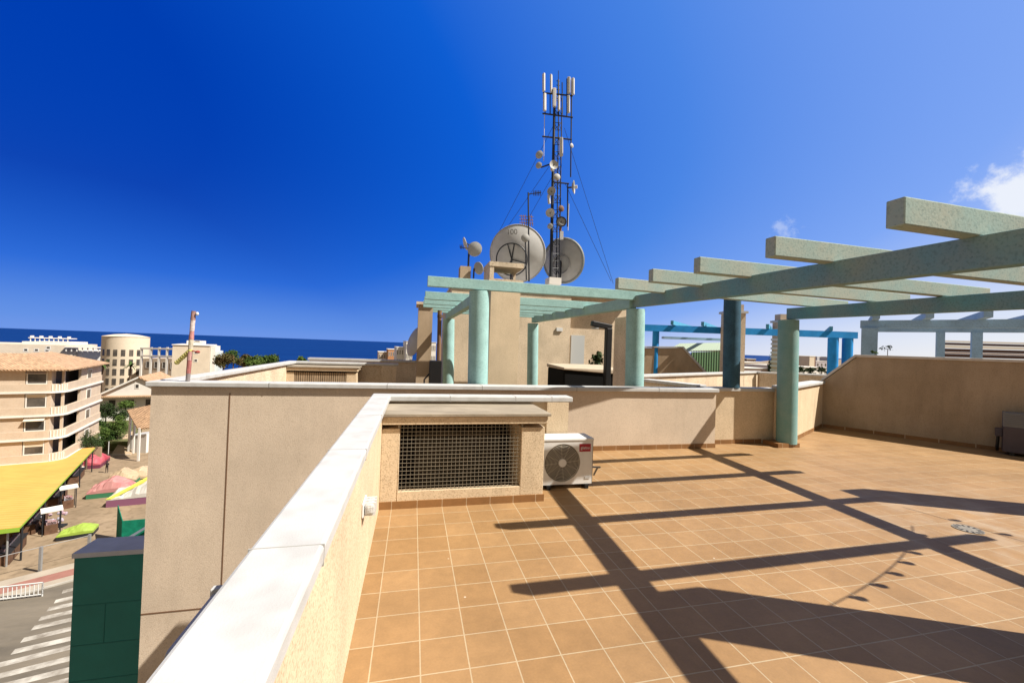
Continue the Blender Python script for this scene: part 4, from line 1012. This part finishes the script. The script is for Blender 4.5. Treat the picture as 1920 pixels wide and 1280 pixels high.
# white terraced hotel beyond, far left
def hotel():
    D_ = 190; c = at(10,660,D_); A = .30; F_ = frame((c.x,c.y,0), A); u = lambda px: loc_u(F_, px)
    z = lambda y: at(60,y,D_).z
    t = thing('hotel', 'low white flat-roofed hotel with stepped roof terraces near the sea', 'building', (c.x,c.y,GZ))
    MB(F_).box(-22, u(142), 0, 30, GZ, z(646)).build('wall', CREAM, t)
    MB(F_).box(u(33), u(124), 4, 28, z(646), z(641)).build('upper_storey', WHITEP, t)
    b = MB(F_)
    for i in range(9): b.box(u(46+i*9), u(47.5+i*9), 5, 5.5, z(641), z(634))
    b.box(u(43), u(126), 4.8, 12, z(634.5), z(633)); b.build('roof_terrace', WHITEP, t)
    for i in range(5): MB(F_).box(u(44+i*18), u(48+i*18), 6, 8, z(634), z(629.5)).build('chimney', WHITEP, t)
    windows(t, F_, [(u(46+i*20),u(52+i*20),z(659),z(655),0) for i in range(3)], fr=.3)
    windows(t, F_, [(u(88),u(94),z(655),z(650),0)], fr=.3)
    MB(F_).box(u(142), u(205), 2, 26, GZ, z(657)).build('wing', WHITEP, t)
    b = MB(F_)
    for i in range(8): b.box(u(126+i*10), u(128+i*10), -1.5, -1, z(658), z(650))
    b.box(u(124), u(200), -2, 3, z(650.5), z(648.5)); b.build('pergola_frame', WHITEP, t)
hotel()
# cream block with roof hut, right of the tower, and the white frame bridge between them
def creamblock():
    D_ = 112; c = at(322,690,D_); F_ = frame((c.x,c.y,0), .28); u = lambda px: loc_u(F_, px); z = lambda y: at(360,y,D_).z
    t = thing('apartment_building', 'cream flat-roofed block with one side bay behind the taped post', 'building', (c.x,c.y,GZ))
    MB(F_).box(0, u(394), 0, 14, GZ, z(648)).build('wall', CREAM, t)
    MB(F_).box(u(394.5), u(403), 1, 13, GZ, z(649)).build('stair_bay', WHITEP, t)
    MB(F_).box(u(403.2), u(410), 2, 12, GZ, z(659)).build('balcony_bay', mat('pale_bay', (.62,.70,.72), .6, .3), t)
    MB(F_).box(-.2, u(395), -.2, 14.2, z(648), z(646.5)).build('coping', WHITEP, t)
    MB(F_).box(u(346), u(377), 3, 9, z(646.5), z(639)).build('roof_hut', WHITEP, t)
    windows(t, F_, [(u(362),u(371),z(642.5-2),z(641)+.3,2.95)], fr=.1)
    windows(t, F_, [(u(366),u(371),z(678.5),z(674.5),0),(u(366),u(371),z(663),z(659),0)], fr=.15)
    t = thing('rooftop_frame', 'white open concrete frame between round tower and cream block', 'building', at(295,690,125))
    D2 = 128; b = MB(); pts = [266,284,299,314,326]
    for p in pts: a_, b_ = at(p,651,D2), at(p,690,D2); b.beam((a_.x,a_.y,GZ),(a_.x,a_.y,a_.z), .5, .5, up=(0,1,0))
    for y in (653,667): b.beam(at(264,y,D2), at(330,y+1,D2), .6, .5)
    b.build('frame', WHITEP, t)
    a_, b_ = at(266,672,D2+3), at(330,672,D2+3)
    MB().extr([(a_.x,a_.y,GZ),(b_.x,b_.y,GZ),(b_.x,b_.y,b_.z),(a_.x,a_.y,a_.z)], (0,8,0)).build('wall', PINKP, t)
    windows(t, frame((a_.x,a_.y-.05,0), math.atan2(b_.y-a_.y,b_.x-a_.x)), [(1.5+2.6*i,3+2.6*i,a_.z-2.8,a_.z-.9,0) for i in range(4)], fr=.1)
creamblock()
# gabled house
def gable():
    D_ = 86; F0 = at(186,746,D_); A = R(14); F_ = frame((F0.x,F0.y,0), A); u = lambda px: loc_u(F_, px); z = lambda y: at(240,y,D_).z
    t = thing('house', 'white gabled house with low clay tile roof beside the salmon flats', 'building', (F0.x,F0.y,GZ))
    W = u(335); apx = u(264)
    MB(F_).extr([(0,0,GZ),(W,0,GZ),(W,0,z(744)),(apx,0,z(712)),(0,0,z(744))], (0,0,0)) if False else None
    b = MB(F_); n = 5; l0 = [(0,0,GZ),(W,0,GZ),(W,0,z(741)),(apx,0,z(711)),(0,0,z(741))]
    b.add(l0+[(p[0],15,p[2]) for p in l0], [(4,3,2,1,0),(5,6,7,8,9)]+[(i,(i+1)%5,5+(i+1)%5,5+i) for i in range(5)]); b.build('wall', WHITEP, t)
    b = MB(F_); o = .5
    for s_ in ([(-o,-o,z(745)),(apx,-o,z(709.5)),(apx,15+o,z(709.5)),(-o,15+o,z(745))], [(apx,-o,z(709.5)),(W+o,-o,z(745)),(W+o,15+o,z(745)),(apx,15+o,z(709.5))]):
        b.extr(s_, (0,0,.22))
    b.build('roof', ROOFT, t)
    b = MB(F_); b.hexa([(-o,-o-.06,z(745)-.1),(apx,-o-.06,z(709.5)-.1),(apx,-o,z(709.5)-.1),(-o,-o,z(745)-.1)], [(-o,-o-.06,z(745)+.26),(apx,-o-.06,z(709.5)+.26),(apx,-o,z(709.5)+.26),(-o,-o,z(745)+.26)]); b.build('verge', WHITEP, t)
    b = MB(F_); b.box(-.8, W+.5, -1.6, 0, z(746), z(744)); b.build('canopy', ROOFT, t)
    windows(t, F_, [(u(258),u(264),z(730),z(723),0)], fr=.12)
    windows(t, F_, [(1.5+3*i,2.6+3*i,z(768),z(752),0) for i in range(3)], fr=.12)
gable()
# porch with tiled roof, garden wall, driveway gate wall
def porch():
    D_ = 70; t = thing('porch', 'small clay tiled porch on white posts below the gabled house', 'porch', at(262,790,D_))
    a_, b_, c_, d_ = at(238,768,D_), at(290,757,D_), at(290,800,D_-4), at(258,803,D_-4)
    MB().extr([a_,b_,c_,d_], (0,0,-.2)).build('roof', ROOFT, t)
    for p in (at(245,770,D_), at(253,772,D_), at(262,801,D_-4)): MB().box(p.x-.13,p.x+.13,p.y-.13,p.y+.13,GZ,p.z-.1).build('post', WHITEP, t)
    t = thing('garden_wall', 'pale garden wall of the driveway under the tiled porch', 'wall', at(258,845,70))
    a_, b_ = at(245,818,70.4), at(275,814,70.4); zb = GZ
    MB().extr([(a_.x,a_.y,zb),(b_.x,b_.y,zb),(b_.x,b_.y,b_.z),(a_.x,a_.y,a_.z)], (0,2.2,0)).build('wall', WHITEP, t)
    MB().extr([(a_.x-.1,a_.y-.1,a_.z),(b_.x,b_.y-.1,b_.z),(b_.x,b_.y-.1,b_.z+.15),(a_.x-.1,a_.y-.1,a_.z+.15)], (0,2.4,0)).build('coping', COPING, t)
    t = thing('garden_wall', 'low brown garden wall below the dark hedge', 'wall', at(160,838,58))
    a_, b_ = at(108,836,59.8), at(189,838,63)
    MB().extr([(a_.x,a_.y,zb),(b_.x,b_.y,zb),(b_.x,b_.y,b_.z),(a_.x,a_.y,a_.z)], (0,.3,0)).build('wall', mat('brown_wall', (.30,.21,.14), .9, .1, var=.15, vscale=1), t)
    t = thing('goalpost_frame', 'thin white pipe frame standing at the lot edge', 'frame', at(208,850,58))
    b = MB(); p0, p1, p2 = G(203,853), G(245,852), None
    b.tube([p0, p0+Vector((0,0,2.3))], .05); b.tube([p0+Vector((0,0,.05)), p1+Vector((0,0,.05))], .04); b.build('pipe', WHITEM, t)
porch()
# shrubs and trees
def bush(px, py, D_, rx, rz, label, mm, n=900, size=.28, seed=1, group=None, trunk=True):
    c = at(px, py, D_); t = thing('shrub', label, 'shrub', (c.x,c.y,GZ), group)
    leaves(MB(), c, rx, rx*.9, rz, n, size, seed, 20).build('foliage', mm, t, rn=False)
    if trunk: MB().cyl((c.x,c.y,GZ), (c.x,c.y,c.z), .12, .08, 7).build('trunk', BARK, t)
SOIL = mat('garden_soil', (.20,.17,.09), .9, .1, col2=(.07,.10,.03), vscale=.8)
def mound(pts, z):
    q = [at(a,700,d) for a,d in pts]; struct(MB().prism([(p.x,p.y) for p in q], GZ, z).build('garden_ground', SOIL))
mound(((110,60.2),(188,63.4),(194,70.8),(150,80)), -14.6)
mound(((196,71.2),(262,71.2),(275,95),(180,95)), -17.1)
bush(199,770,74,1.75,1.7,'round dark green tree crown right of the salmon flats',LEAFD,2400,.24,11)
bush(236,757,77,1.6,1.1,'bright green bush in front of the gabled house wall',LEAFB,1400,.24,12)
bush(228,777,74.5,1.7,1.3,'dark bush between the round tree and the porch post',LEAFD,1600,.24,13)
bush(193,800,72.8,2.2,2.1,'broad green bush behind the garden hedge',LEAF,2800,.24,14)
bush(222,798,72.4,2.0,2.0,'loose light green bush left of the porch posts',LEAFB,2400,.22,15)
bush(164,827,61,2.3,1.6,'low dark hedge at the foot of the salmon flats',LEAFD,2600,.2,16)
bush(199,830,71.8,1.7,1.6,'sloping green hedge end beside the driveway',LEAFB,2000,.2,17)
bush(181,829,66,1.6,1.4,'rounded hedge piece between the flats and the driveway hedge',LEAF,1800,.2,20)
bush(186,812,70,1.6,1.7,'tall leafy bush against the end of the salmon flats',LEAFB,1800,.22,21)
bush(212,815,72,1.4,1.4,'small bush between hedge and driveway',LEAF,1400,.2,18)
dr = [G(208,853), G(247,852), at(252,806,76), at(232,816,73.5)]
struct(MB().extr(dr, (0,0,-.6)).build('driveway', mat('driveway_paving', (.44,.33,.22), .9, .1, var=.12, vscale=.8)))
def tree(px, py, D_, r_, label, mm, seed, rz=None):
    c = at(px,py,D_); t = thing('tree', label, 'tree', (c.x,c.y,GZ), 'trees in front of the sea')
    leaves(MB(), c, r_, r_, rz or r_*.8, 1500, .5, seed, 14).build('crown', mm, t, rn=False)
    b = MB(); b.cyl((c.x,c.y,GZ), (c.x,c.y,c.z), .3, .12, 7)
    for k in range(4): b.cyl((c.x,c.y,c.z-r_*.6), c+Vector((math.cos(k*1.6)*r_*.5, math.sin(k*1.6)*r_*.5, r_*.2)), .1, .04, 5)
    b.build('trunk', BARK, t)
AUT = mat('leaf_mixed', (.07,.085,.022), .7, .2, col2=(.13,.085,.035), vscale=.5)
for i,(px,py,D_,r_,lb,mm) in enumerate(((420,676,105,2.6,'green tree directly right of the cream block',AUT),(438,670,112,2.8,'tallest tree of the row in front of the sea',LEAF),(458,677,108,2.6,'brownish green tree in the middle of the sea-front row',AUT),(478,677,106,2.4,'bright green tree right of the middle of the sea-front row',LEAFB),(497,678,110,2.3,'dark green tree near the right of the sea-front row',LEAF),(512,674,112,2.2,'pointed tree at the right end of the sea-front row',LEAFB),(566,675,100,1.2,'small green tuft just above the far white parapet',LEAFB))):
    tree(px,py,D_,r_,lb,mm,30+i)
def palm(px, py, D_, label, seed):
    c = at(px,py,D_); t = thing('palm_tree', label, 'palm tree', (c.x,c.y,GZ)); rnd = random.Random(seed)
    b = MB()
    for i in range(26):
        a = rnd.uniform(0,6.28); e = rnd.uniform(-.4,1.1); L_ = rnd.uniform(1.5,2.2); p = Vector(c)
        dr = Vector((math.cos(a)*math.cos(e), math.sin(a)*math.cos(e), math.sin(e))); sd = dr.cross(Vector((0,0,1))).normalized()
        pr = p
        for k in range(5):
            q = pr+dr*(L_/5); wd = .26*(1-k/5.5); b.add([pr-sd*wd, pr+sd*wd, q+sd*wd*.8, q-sd*wd*.8], [(0,1,2,3)]); pr = q; dr = (dr+Vector((0,0,-.28))).normalized()
    b.build('crown', LEAF, t, rn=False); MB().cyl((c.x,c.y,GZ), c, .28, .2, 8).build('trunk', BARK, t)
palm(194,684,92,'palm tree between the salmon flats and the round tower',1)
palm(245,686,100,'palm tree in front of the round tower windows',2)

# ------------------------------------------------------------------ the market lot
def lot():
    t = thing('market_canopy', 'large yellow corrugated market canopy with lime green edge', 'canopy', G(60,930))
    h = 3.4
    q = [onz(p[0],p[1],GZ+h) for p in ((-150,862),(178,839),(37,988),(-150,1010))]
    YEL = mat_wave('yellow_sheet', (.66,.35,.075), (.74,.42,.12), .55, 'Y', .6, .25, var=(.5,.08))
    up = Vector((0,0,.9)); b = MB()
    b.extr(q, (0,0,.06)); b.build('roof', YEL, t)
    LIME = mat('lime_edge', (.30,.48,.05), .6, .3)
    b = MB(); b.extr([q[1]-Vector((0,0,.16)), q[2]-Vector((0,0,.16)), q[2]+Vector((0,0,.02)), q[1]+Vector((0,0,.02))], (.03,-.02,0)); b.extr([q[2]-Vector((0,0,.36)), q[3]-Vector((0,0,.36)), q[3], q[2]], (0,-.04,0)); b.build('fascia', LIME, t)
    ins = (q[0]+q[1]+q[2]+q[3])/4
    for k in (0,.25,.5,.75,.97):
        p = q[1].lerp(q[2],k); p = p+(ins-p)*.03; MB().cyl((p.x,p.y,GZ),(p.x,p.y,GZ+h), .07, n=8).build('post', STEEL, t)
    for k in (.12,.4): 
        p = q[2].lerp(q[3],k); p = p+(ins-p)*.03; MB().cyl((p.x,p.y,GZ),(p.x,p.y,GZ+h), .07, n=8).build('post', GREYM, t)
    # counters in the shade under the edge
    dirx = (q[2]-q[1]).normalized(); nr = Vector((-dirx.y,dirx.x,0)); nr = nr if nr.dot(ins-q[1])>0 else -nr
    lab = ('dark market counter under the far corner of the yellow canopy','dark market counter under the middle of the canopy edge','brown market counter nearest the street under the yellow canopy','wooden ramp under the near corner of the yellow canopy')
    for i,k in enumerate((.12,.42,.68,.90)):
        p = q[1].lerp(q[2],k)+nr*1.2; F_ = frame((p.x,p.y,GZ), math.atan2(dirx.y,dirx.x)); tt = thing('market_counter', lab[i], 'counter', (p.x,p.y,GZ))
        mm = mat('counter_wood', (.14,.075,.045), .8, .2, var=.3, vscale=2)
        MB(F_).box(-2.2,2.2,-.4,.5,0,1.0).build('counter', mm, tt); MB(F_).box(-2.3,2.3,-.5,.6,1.0,1.06).build('top', STEEL, tt)
        b = MB(F_); rnd = random.Random(i)
        for j in range(9): b.box(-2+j*.45,-1.75+j*.45,-.2,.1,1.06,1.06+rnd.uniform(.1,.45))
        b.build('goods', mat('goods', (.25,.12,.10), .8, .2, col2=(.08,.12,.16), vscale=3), tt)
    def stall(pa, pb_, label, hh=2.3):
        a_, b_ = onz(*pa,GZ+hh), onz(*pb_,GZ+hh); d = (b_-a_); l = d.length; F_ = frame((a_.x,a_.y,GZ), math.atan2(d.y,d.x))
        tt = thing('market_stall', label, 'stall', (a_.x,a_.y,GZ))
        b = MB(F_); b.hexa([(0,-.55,hh-.04),(l,-.55,hh-.04),(l,.55,hh+.1),(0,.55,hh+.1)], [(0,-.55,hh+.06),(l,-.55,hh+.06),(l,.55,hh+.2),(0,.55,hh+.2)]); b.build('awning', WHITEP, tt)
        for u in (.15, l-.15): MB(F_).cyl((u,.5,0),(u,.5,hh+.05), .04, n=6).build('post', STEEL, tt)
        for u in (.15, l-.15): MB(F_).cyl((u,-.5,0),(u,-.5,hh), .04, n=6).build('post', STEEL, tt)
        MB(F_).box(.3,l-.3,-.3,.6,0,.95).build('counter', mat('counter_wood',(0,0,0)), tt)
        b = MB(F_); rnd = random.Random(int(pa[0]))
        for j in range(7): u = .4+(l-1)*j/7; b.box(u,u+.3,-.3,.2,.95,1.1+rnd.random()*.35)
        b.build('goods', mat('goods_bright', (.42,.16,.14), .8, .2, col2=(.35,.38,.42), vscale=2.5), tt)
    stall((111,917),(146,911),'market stall with double white awning beside the yellow canopy')
    stall((76,960),(118,952),'nearer market stall with single white awning beside the yellow canopy')
    tt = thing('merchandise_rack', 'rack of bright goods in front of the nearer white awning stall', 'rack', G(100,985))
    p = G(99,988); b = MB(); rnd = random.Random(4)
    for j in range(26): b.ball(p+Vector((rnd.uniform(-.9,.9), rnd.uniform(-.4,.6), rnd.uniform(.2,1.5))), .16,.16,.16,7,5)
    b.build('goods', mat('rack_goods', (.45,.22,.25), .7, .2, col2=(.40,.52,.62), vscale=1.6), tt); MB().box(p.x-1,p.x+1,p.y-.3,p.y+.4,0+GZ,GZ+.2).build('base', STEEL, tt)
    def tarp(px, py, w_, d_, h_, ang, label, c1, c2=None, base=None, ridge=.5, seed=0, lift=0):
        p = G(px,py); F_ = frame((p.x,p.y,GZ), ang); tt = thing('covered_stall', label, 'covered stall', (p.x,p.y,GZ)); rnd = random.Random(seed)
        nu, nv = 14, 10; b = MB(F_); vs = []
        for i in range(nu+1):
            for j in range(nv+1):
                u, v = i/nu-.5, j/nv-.5
                prof = max(0, 1-abs(u-ridge+.5)*1.7)*.75+max(0, 1-abs(v)*2)*.25
                e = 0 if i in (0,nu) or j in (0,nv) else 1
                z = lift+.15+h_*(prof if e else prof*.35)+rnd.uniform(-.07,.07)*h_
                vs.append((u*w_,v*d_,z))
        fs = [(i*(nv+1)+j,(i+1)*(nv+1)+j,(i+1)*(nv+1)+j+1,i*(nv+1)+j+1) for i in range(nu) for j in range(nv)]
        b.add(vs, fs)
        # skirt down to the base
        rim = [(i*(nv+1)) for i in range(nu+1)]+[nu*(nv+1)+j for j in range(1,nv+1)]+[i*(nv+1)+nv for i in range(nu-1,-1,-1)]+[j for j in range(nv-1,0,-1)]
        low = [(vs[k][0]*1.01, vs[k][1]*1.01, lift+.02) for k in rim]; n0 = len(vs); nR = len(rim)
        b.add(vs+low, []) if False else None
        b.v += [F_ @ Vector(q_) for q_ in low]
        b.f += [(rim[i], rim[(i+1)%nR], n0+(i+1)%nR, n0+i) for i in range(nR)]
        b.build('tarpaulin', mat('tarp_'+label[:12].replace(' ','_'), c1, .6, .3, col2=c2, vscale=.5), tt)
        if base: MB(F_).box(-w_/2,w_/2,-d_/2,d_/2,0,max(lift,.1)).build('base', base, tt)
        return tt
    GRN = mat('green_base', (.05,.20,.10), .6, .3)
    tarp(210,925,4.0,2.7,1.55,.25,'fairground stall under a faded pink tarpaulin on green base',(.46,.17,.17),(.50,.26,.24),GRN,.55,1,.55)
    tarp(232,903,3.2,2.6,1.4,.25,'pale yellow covered stall half hidden behind the pink one',(.50,.40,.25),(.42,.30,.20),GRN,.5,2,.4)
    tarp(146,1003,2.6,1.7,.6,.3,'lime green tarpaulin lying over a low table near the street',(.36,.50,.08),(.29,.40,.06),STEEL,.6,3,.35)
    yr = tarp(266,934,5.2,4.4,2.0,.2,'white and yellow covered ride beside the tall facade edge',(.60,.57,.53),(.50,.47,.42),mat('purple_base',(.25,.10,.17),.7,.2),.8,4,.8)
    p = G(266,934); Fy = frame((p.x,p.y,GZ), .2); MB(Fy).hexa([(-2.65,-2.2,.85),(-2.2,-2.2,.85),(1.6,.2,2.75),(1.1,.2,2.75)], [(-2.65,-2.25,1.0),(-2.2,-2.25,1.0),(1.6,.15,3.0),(1.1,.15,3.0)]).build('trim', mat('yellow_trim', (.62,.60,.10), .7, .2), yr)
    tarp(266,893,4.0,3.0,1.2,.2,'beige covered stall next to the tall facade edge',(.55,.42,.28),(.48,.36,.24),None,.5,5,.1)
    tarp(172,872,3.0,4.5,2.0,.3,'crimson covered ride at the far end of the yellow canopy',(.38,.03,.06),(.50,.14,.16),mat('maroon_base',(.16,.04,.07),.7,.2),.4,6,.5)
    # green netted cage
    tt = thing('netted_cage', 'green netted enclosure with steel rails behind the green panel', 'enclosure', G(252,1015))
    NET = mat('green_net', (.01,.20,.12), .8, .1, var=.25, vscale=2)
    p0, p1 = G(226,1042), G(300,1034); hh = 3.2
    MB().extr([p0, p1, p1+Vector((0,0,hh)), p0+Vector((0,0,hh))], kn*.06).build('net', NET, tt)
    p2 = p0+kn*5; MB().extr([p0+kn*.1, p2, p2+Vector((0,0,hh)), p0+kn*.1+Vector((0,0,hh))], kd*.06).build('net', NET, tt)
    b = MB(); b.beam(p0+Vector((-1.5,-.5,.3)), p1+Vector((0,-.5,hh)), .12, .2); b.beam(p0+Vector((-.5,-.6,.2)), p1+Vector((1,-.6,hh-.9)), .08, .1)
    for k in (.55,.7,.85): q_ = p0.lerp(p1,k); b.cyl(q_+Vector((0,-.5,.2)), q_+Vector((0,-.5,hh*k)), .05, n=6)
    b.build('rail', mat('rail_grey', (.22,.26,.33), .6, .3), tt)
lot()
# street fence post line, crowd barrier, bollard-like post
t = thing('lot_fence', 'thin grey post and rail fence between lot and pavement', 'fence', G(75,1072))
for px,py in ((75,1071),(166,1045),(-40,1100)):
    p = G(px,py); MB().box(p.x-.09,p.x+.09,p.y-.09,p.y+.09,GZ,GZ+2.1).build('post', GREYM, t)
pa, pb_ = G(-40,1100), G(166,1045); b = MB(); b.tube([pa+Vector((0,0,2)), pb_+Vector((0,0,2))], .03); b.build('rail', GREYM, t)
t = thing('crowd_barrier', 'white tubular crowd barrier on the road beside the kerb', 'barrier', G(40,1118))
pa, pb_ = G(-20,1129), G(79,1117); b = MB(); dz = Vector((0,0,1.05)); z2 = Vector((0,0,.15))
b.tube([pa+dz, pb_+dz], .05); b.tube([pa+z2, pb_+z2], .045)
for i in range(13): q_ = pa.lerp(pb_,i/12); b.tube([q_+z2, q_+dz], .03 if 0<i<12 else .05)
for q_ in (pa,pb_): b.tube([q_, q_+dz], .05)
b.build('frame', WHITEM, t)
# person on the lot
def person():
    f0 = G(200, 886); t = bpy.data.meshes.new('person'); bm = bmesh.new(); S = 1.72/1.72
    J = {'pel':(0,0,.95,.14),'chest':(0,0,1.32,.15),'neck':(0,0,1.48,.06),'head':(0,0,1.6,.105),'top':(0,0,1.68,.09),
         'lh':(-.09,0,.9,.095),'lk':(-.10,-.03,.5,.065),'la':(-.10,0,.08,.045),'lf':(-.10,-.14,.04,.04),
         'rh':(.09,0,.9,.095),'rk':(.10,.02,.5,.065),'ra':(.10,.06,.08,.045),'rf':(.10,-.08,.04,.04),
         'ls':(-.19,0,1.4,.06),'le':(-.26,-.05,1.14,.045),'lw':(-.12,-.24,1.2,.035),'rs':(.19,0,1.4,.06),'re':(.27,-.05,1.14,.045),'rw':(.12,-.25,1.22,.035)}
    names = list(J); vs = [bm.verts.new((f0.x+J[n][0], f0.y+J[n][1], f0.z+J[n][2])) for n in names]; idx = {n:i for i,n in enumerate(names)}
    for a_, b_ in (('pel','chest'),('chest','neck'),('neck','head'),('head','top'),('pel','lh'),('lh','lk'),('lk','la'),('la','lf'),('pel','rh'),('rh','rk'),('rk','ra'),('ra','rf'),('chest','ls'),('ls','le'),('le','lw'),('chest','rs'),('rs','re'),('re','rw')):
        bm.edges.new((vs[idx[a_]], vs[idx[b_]]))
    bm.to_mesh(t); bm.free(); o = bpy.data.objects.new('person', t); COL.objects.link(o)
    md = o.modifiers.new('skin','SKIN'); 
    for i,n in enumerate(names): t.skin_vertices[0].data[i].radius = (J[n][3], J[n][3]*.85)
    t.skin_vertices[0].data[0].use_root = True
    o.modifiers.new('sub','SUBSURF').levels = 1; o.modifiers['sub'].render_levels = 1
    t.materials.append(mat('dark_clothes', (.03,.028,.032), .8, .2, col2=(.05,.035,.03), vscale=3))
    tag(o, 'person in dark clothes standing on the lot holding something to the chest', 'person')
    h = MB(); h.ball((f0.x,f0.y,f0.z+1.66), .115,.12,.09,10,6); hh = h.build('hair', BLACK, None, smooth=True); hh.parent = o
person()
# green panel on the facade of the lower block next door
t = thing('green_screen', 'tall dark green canvas screen under grey metal capping beside the facade', 'screen', (-5,9.5,-6))
YG = 8.6; g0, g1 = ony(140,1036,YG), ony(330,1028,YG)
PAN = mat('green_canvas', (.010,.20,.18), .55, .3, var=.12, vscale=1.2)
gb = ony(131,1280,YG)
MB().box(g0.x, -3.3, YG, YG+.08, -18.8, g0.z-.08).build('canvas', PAN, t)
b = MB()
for z_ in (ony(200,1130,YG).z, ony(200,1204,YG).z, ony(200,1270,YG).z): b.box(g0.x+.01, -3.31, YG-.004, YG, z_-.008, z_+.008)
sx = ony(196,1160,YG).x; b.box(sx-.006, sx+.006, YG-.0045, YG, ony(200,1203,YG).z, ony(200,1131,YG).z)
b.build('seam', mat('green_seam', (.02,.17,.15), .6, .2), t)
MB().box(g0.x-.02, -3.3, YG-.03, YG+.55, g0.z-.08, g0.z).build('capping', mat('blue_grey_metal', (.56,.585,.66), .6, .2, metal=.0, var=.08, vscale=3), t)
t = thing('lower_block', 'lower block behind the green canvas screen', 'building', (-4,9.5,GZ))
MB().box(g0.x+.1, -3.3, YG+.1, YG+.5, GZ, g0.z-.1).build('wall', STUCCO_FAR, t)

# ------------------------------------------------------------------ town on the right and small white houses by the sea
def block(px0, px1, ytop, D_, label, mm, dz=0, win=True, ang=.12, dep=10, group=None, win_n=4):
    a_ = at(px0,ytop,D_); F_ = frame((a_.x,a_.y,0), ang); l = loc_u(F_, px1)
    t = thing('house', label, 'building', (a_.x,a_.y,GZ), group)
    MB(F_).box(0,l,0,dep,GZ,a_.z).build('wall', mm, t)
    MB(F_).box(-.1,l+.1,-.1,dep+.1,a_.z,a_.z+D_*.0012).build('coping', WHITEP, t)
    if win:
        s = l/win_n
        windows(t, F_, [(s*i+s*.3,s*i+s*.65,a_.z-2.3-3*k,a_.z-.9-3*k,0) for i in range(win_n) for k in range(2)], fr=.08)
    return t
block(762,774,640,130,'white cubic house at the foot of the edge-on dish',WHITEP)
block(744,762,651,135,'small stepped white house left of the cubic white one',WHITEP)
block(728,745,655,150,'orange-walled house by the sea beside the white houses',mat('orange_wall',(.55,.27,.13),.85,.1))
block(710,729,660,155,'salmon low house farthest left of the sea-side houses',PINKP)
block(806,818,642,120,'white house glimpsed between pier and downpipe',WHITEP)
block(1388,1440,679,120,'long low cream house with flat roof under the sea line',CREAM)
block(1400,1418,673,160,'dark-topped low house behind the long cream house',mat('brown_house',(.16,.11,.09),.85,.1))
block(1495,1530,667,170,'brown block with white stair tower right of the green column',mat('brown_house2',(.34,.22,.16),.85,.1))
block(1518,1528,668.5,150,'pale stair tower in front of the brown block',CREAM,win=False)
block(1530,1560,677,190,'pale lilac house right of the brown block',mat('lilac',(.48,.44,.47),.85,.1))
block(1490,1556,688,70,'white flat roof edge above a dark verandah',WHITEP,win_n=6)
block(1380,1445,690,60,'grey-pink low house directly above the cream terrace wall',mat('greypink',(.40,.32,.28),.85,.1))
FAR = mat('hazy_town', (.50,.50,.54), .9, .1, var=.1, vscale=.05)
names_far = ['far hazy block left in the distant skyline','far hazy slab beside the skyline gap','far hazy tower in the distant skyline','far hazy low block at the skyline middle','far pale hotel in the distant skyline','far hazy block right in the distant skyline']
for i,(x0_,x1_,y_,D_) in enumerate(((1500,1508,668.5,1500),(1512,1519,668.6,1700),(1532,1540,669,1300),(1541,1549,670,1500),(1550,1556,669.5,1400),(1556,1562,670.5,1250))):
    block(x0_,x1_,y_,D_,names_far[i],FAR,win=False,dep=30)
c = at(1447,682,62); t = thing('cypress', 'dark slim cypress beside the louvred chimney', 'tree', (c.x,c.y,GZ))
leaves(MB(), c, .75,.75,1.9, 900, .22, 51, 14).build('crown', LEAFD, t, rn=False); MB().cyl((c.x,c.y,GZ), c, .15,.08,7).build('trunk', BARK, t)
for i,(px,py) in enumerate(((1500,693),(1520,694),(1541,694))):
    c = at(px,py,55); t = thing('shrub', ('left','middle','right')[i]+'most dark shrub below the white flat roof edge', 'shrub', (c.x,c.y,GZ)); leaves(MB(), c, 1.0,.8,.5, 420, .2, 60+i, 8).build('foliage', LEAFD, t, rn=False)
    MB().cyl((c.x,c.y,GZ), c, .12,.06,6).build('trunk', BARK, t)
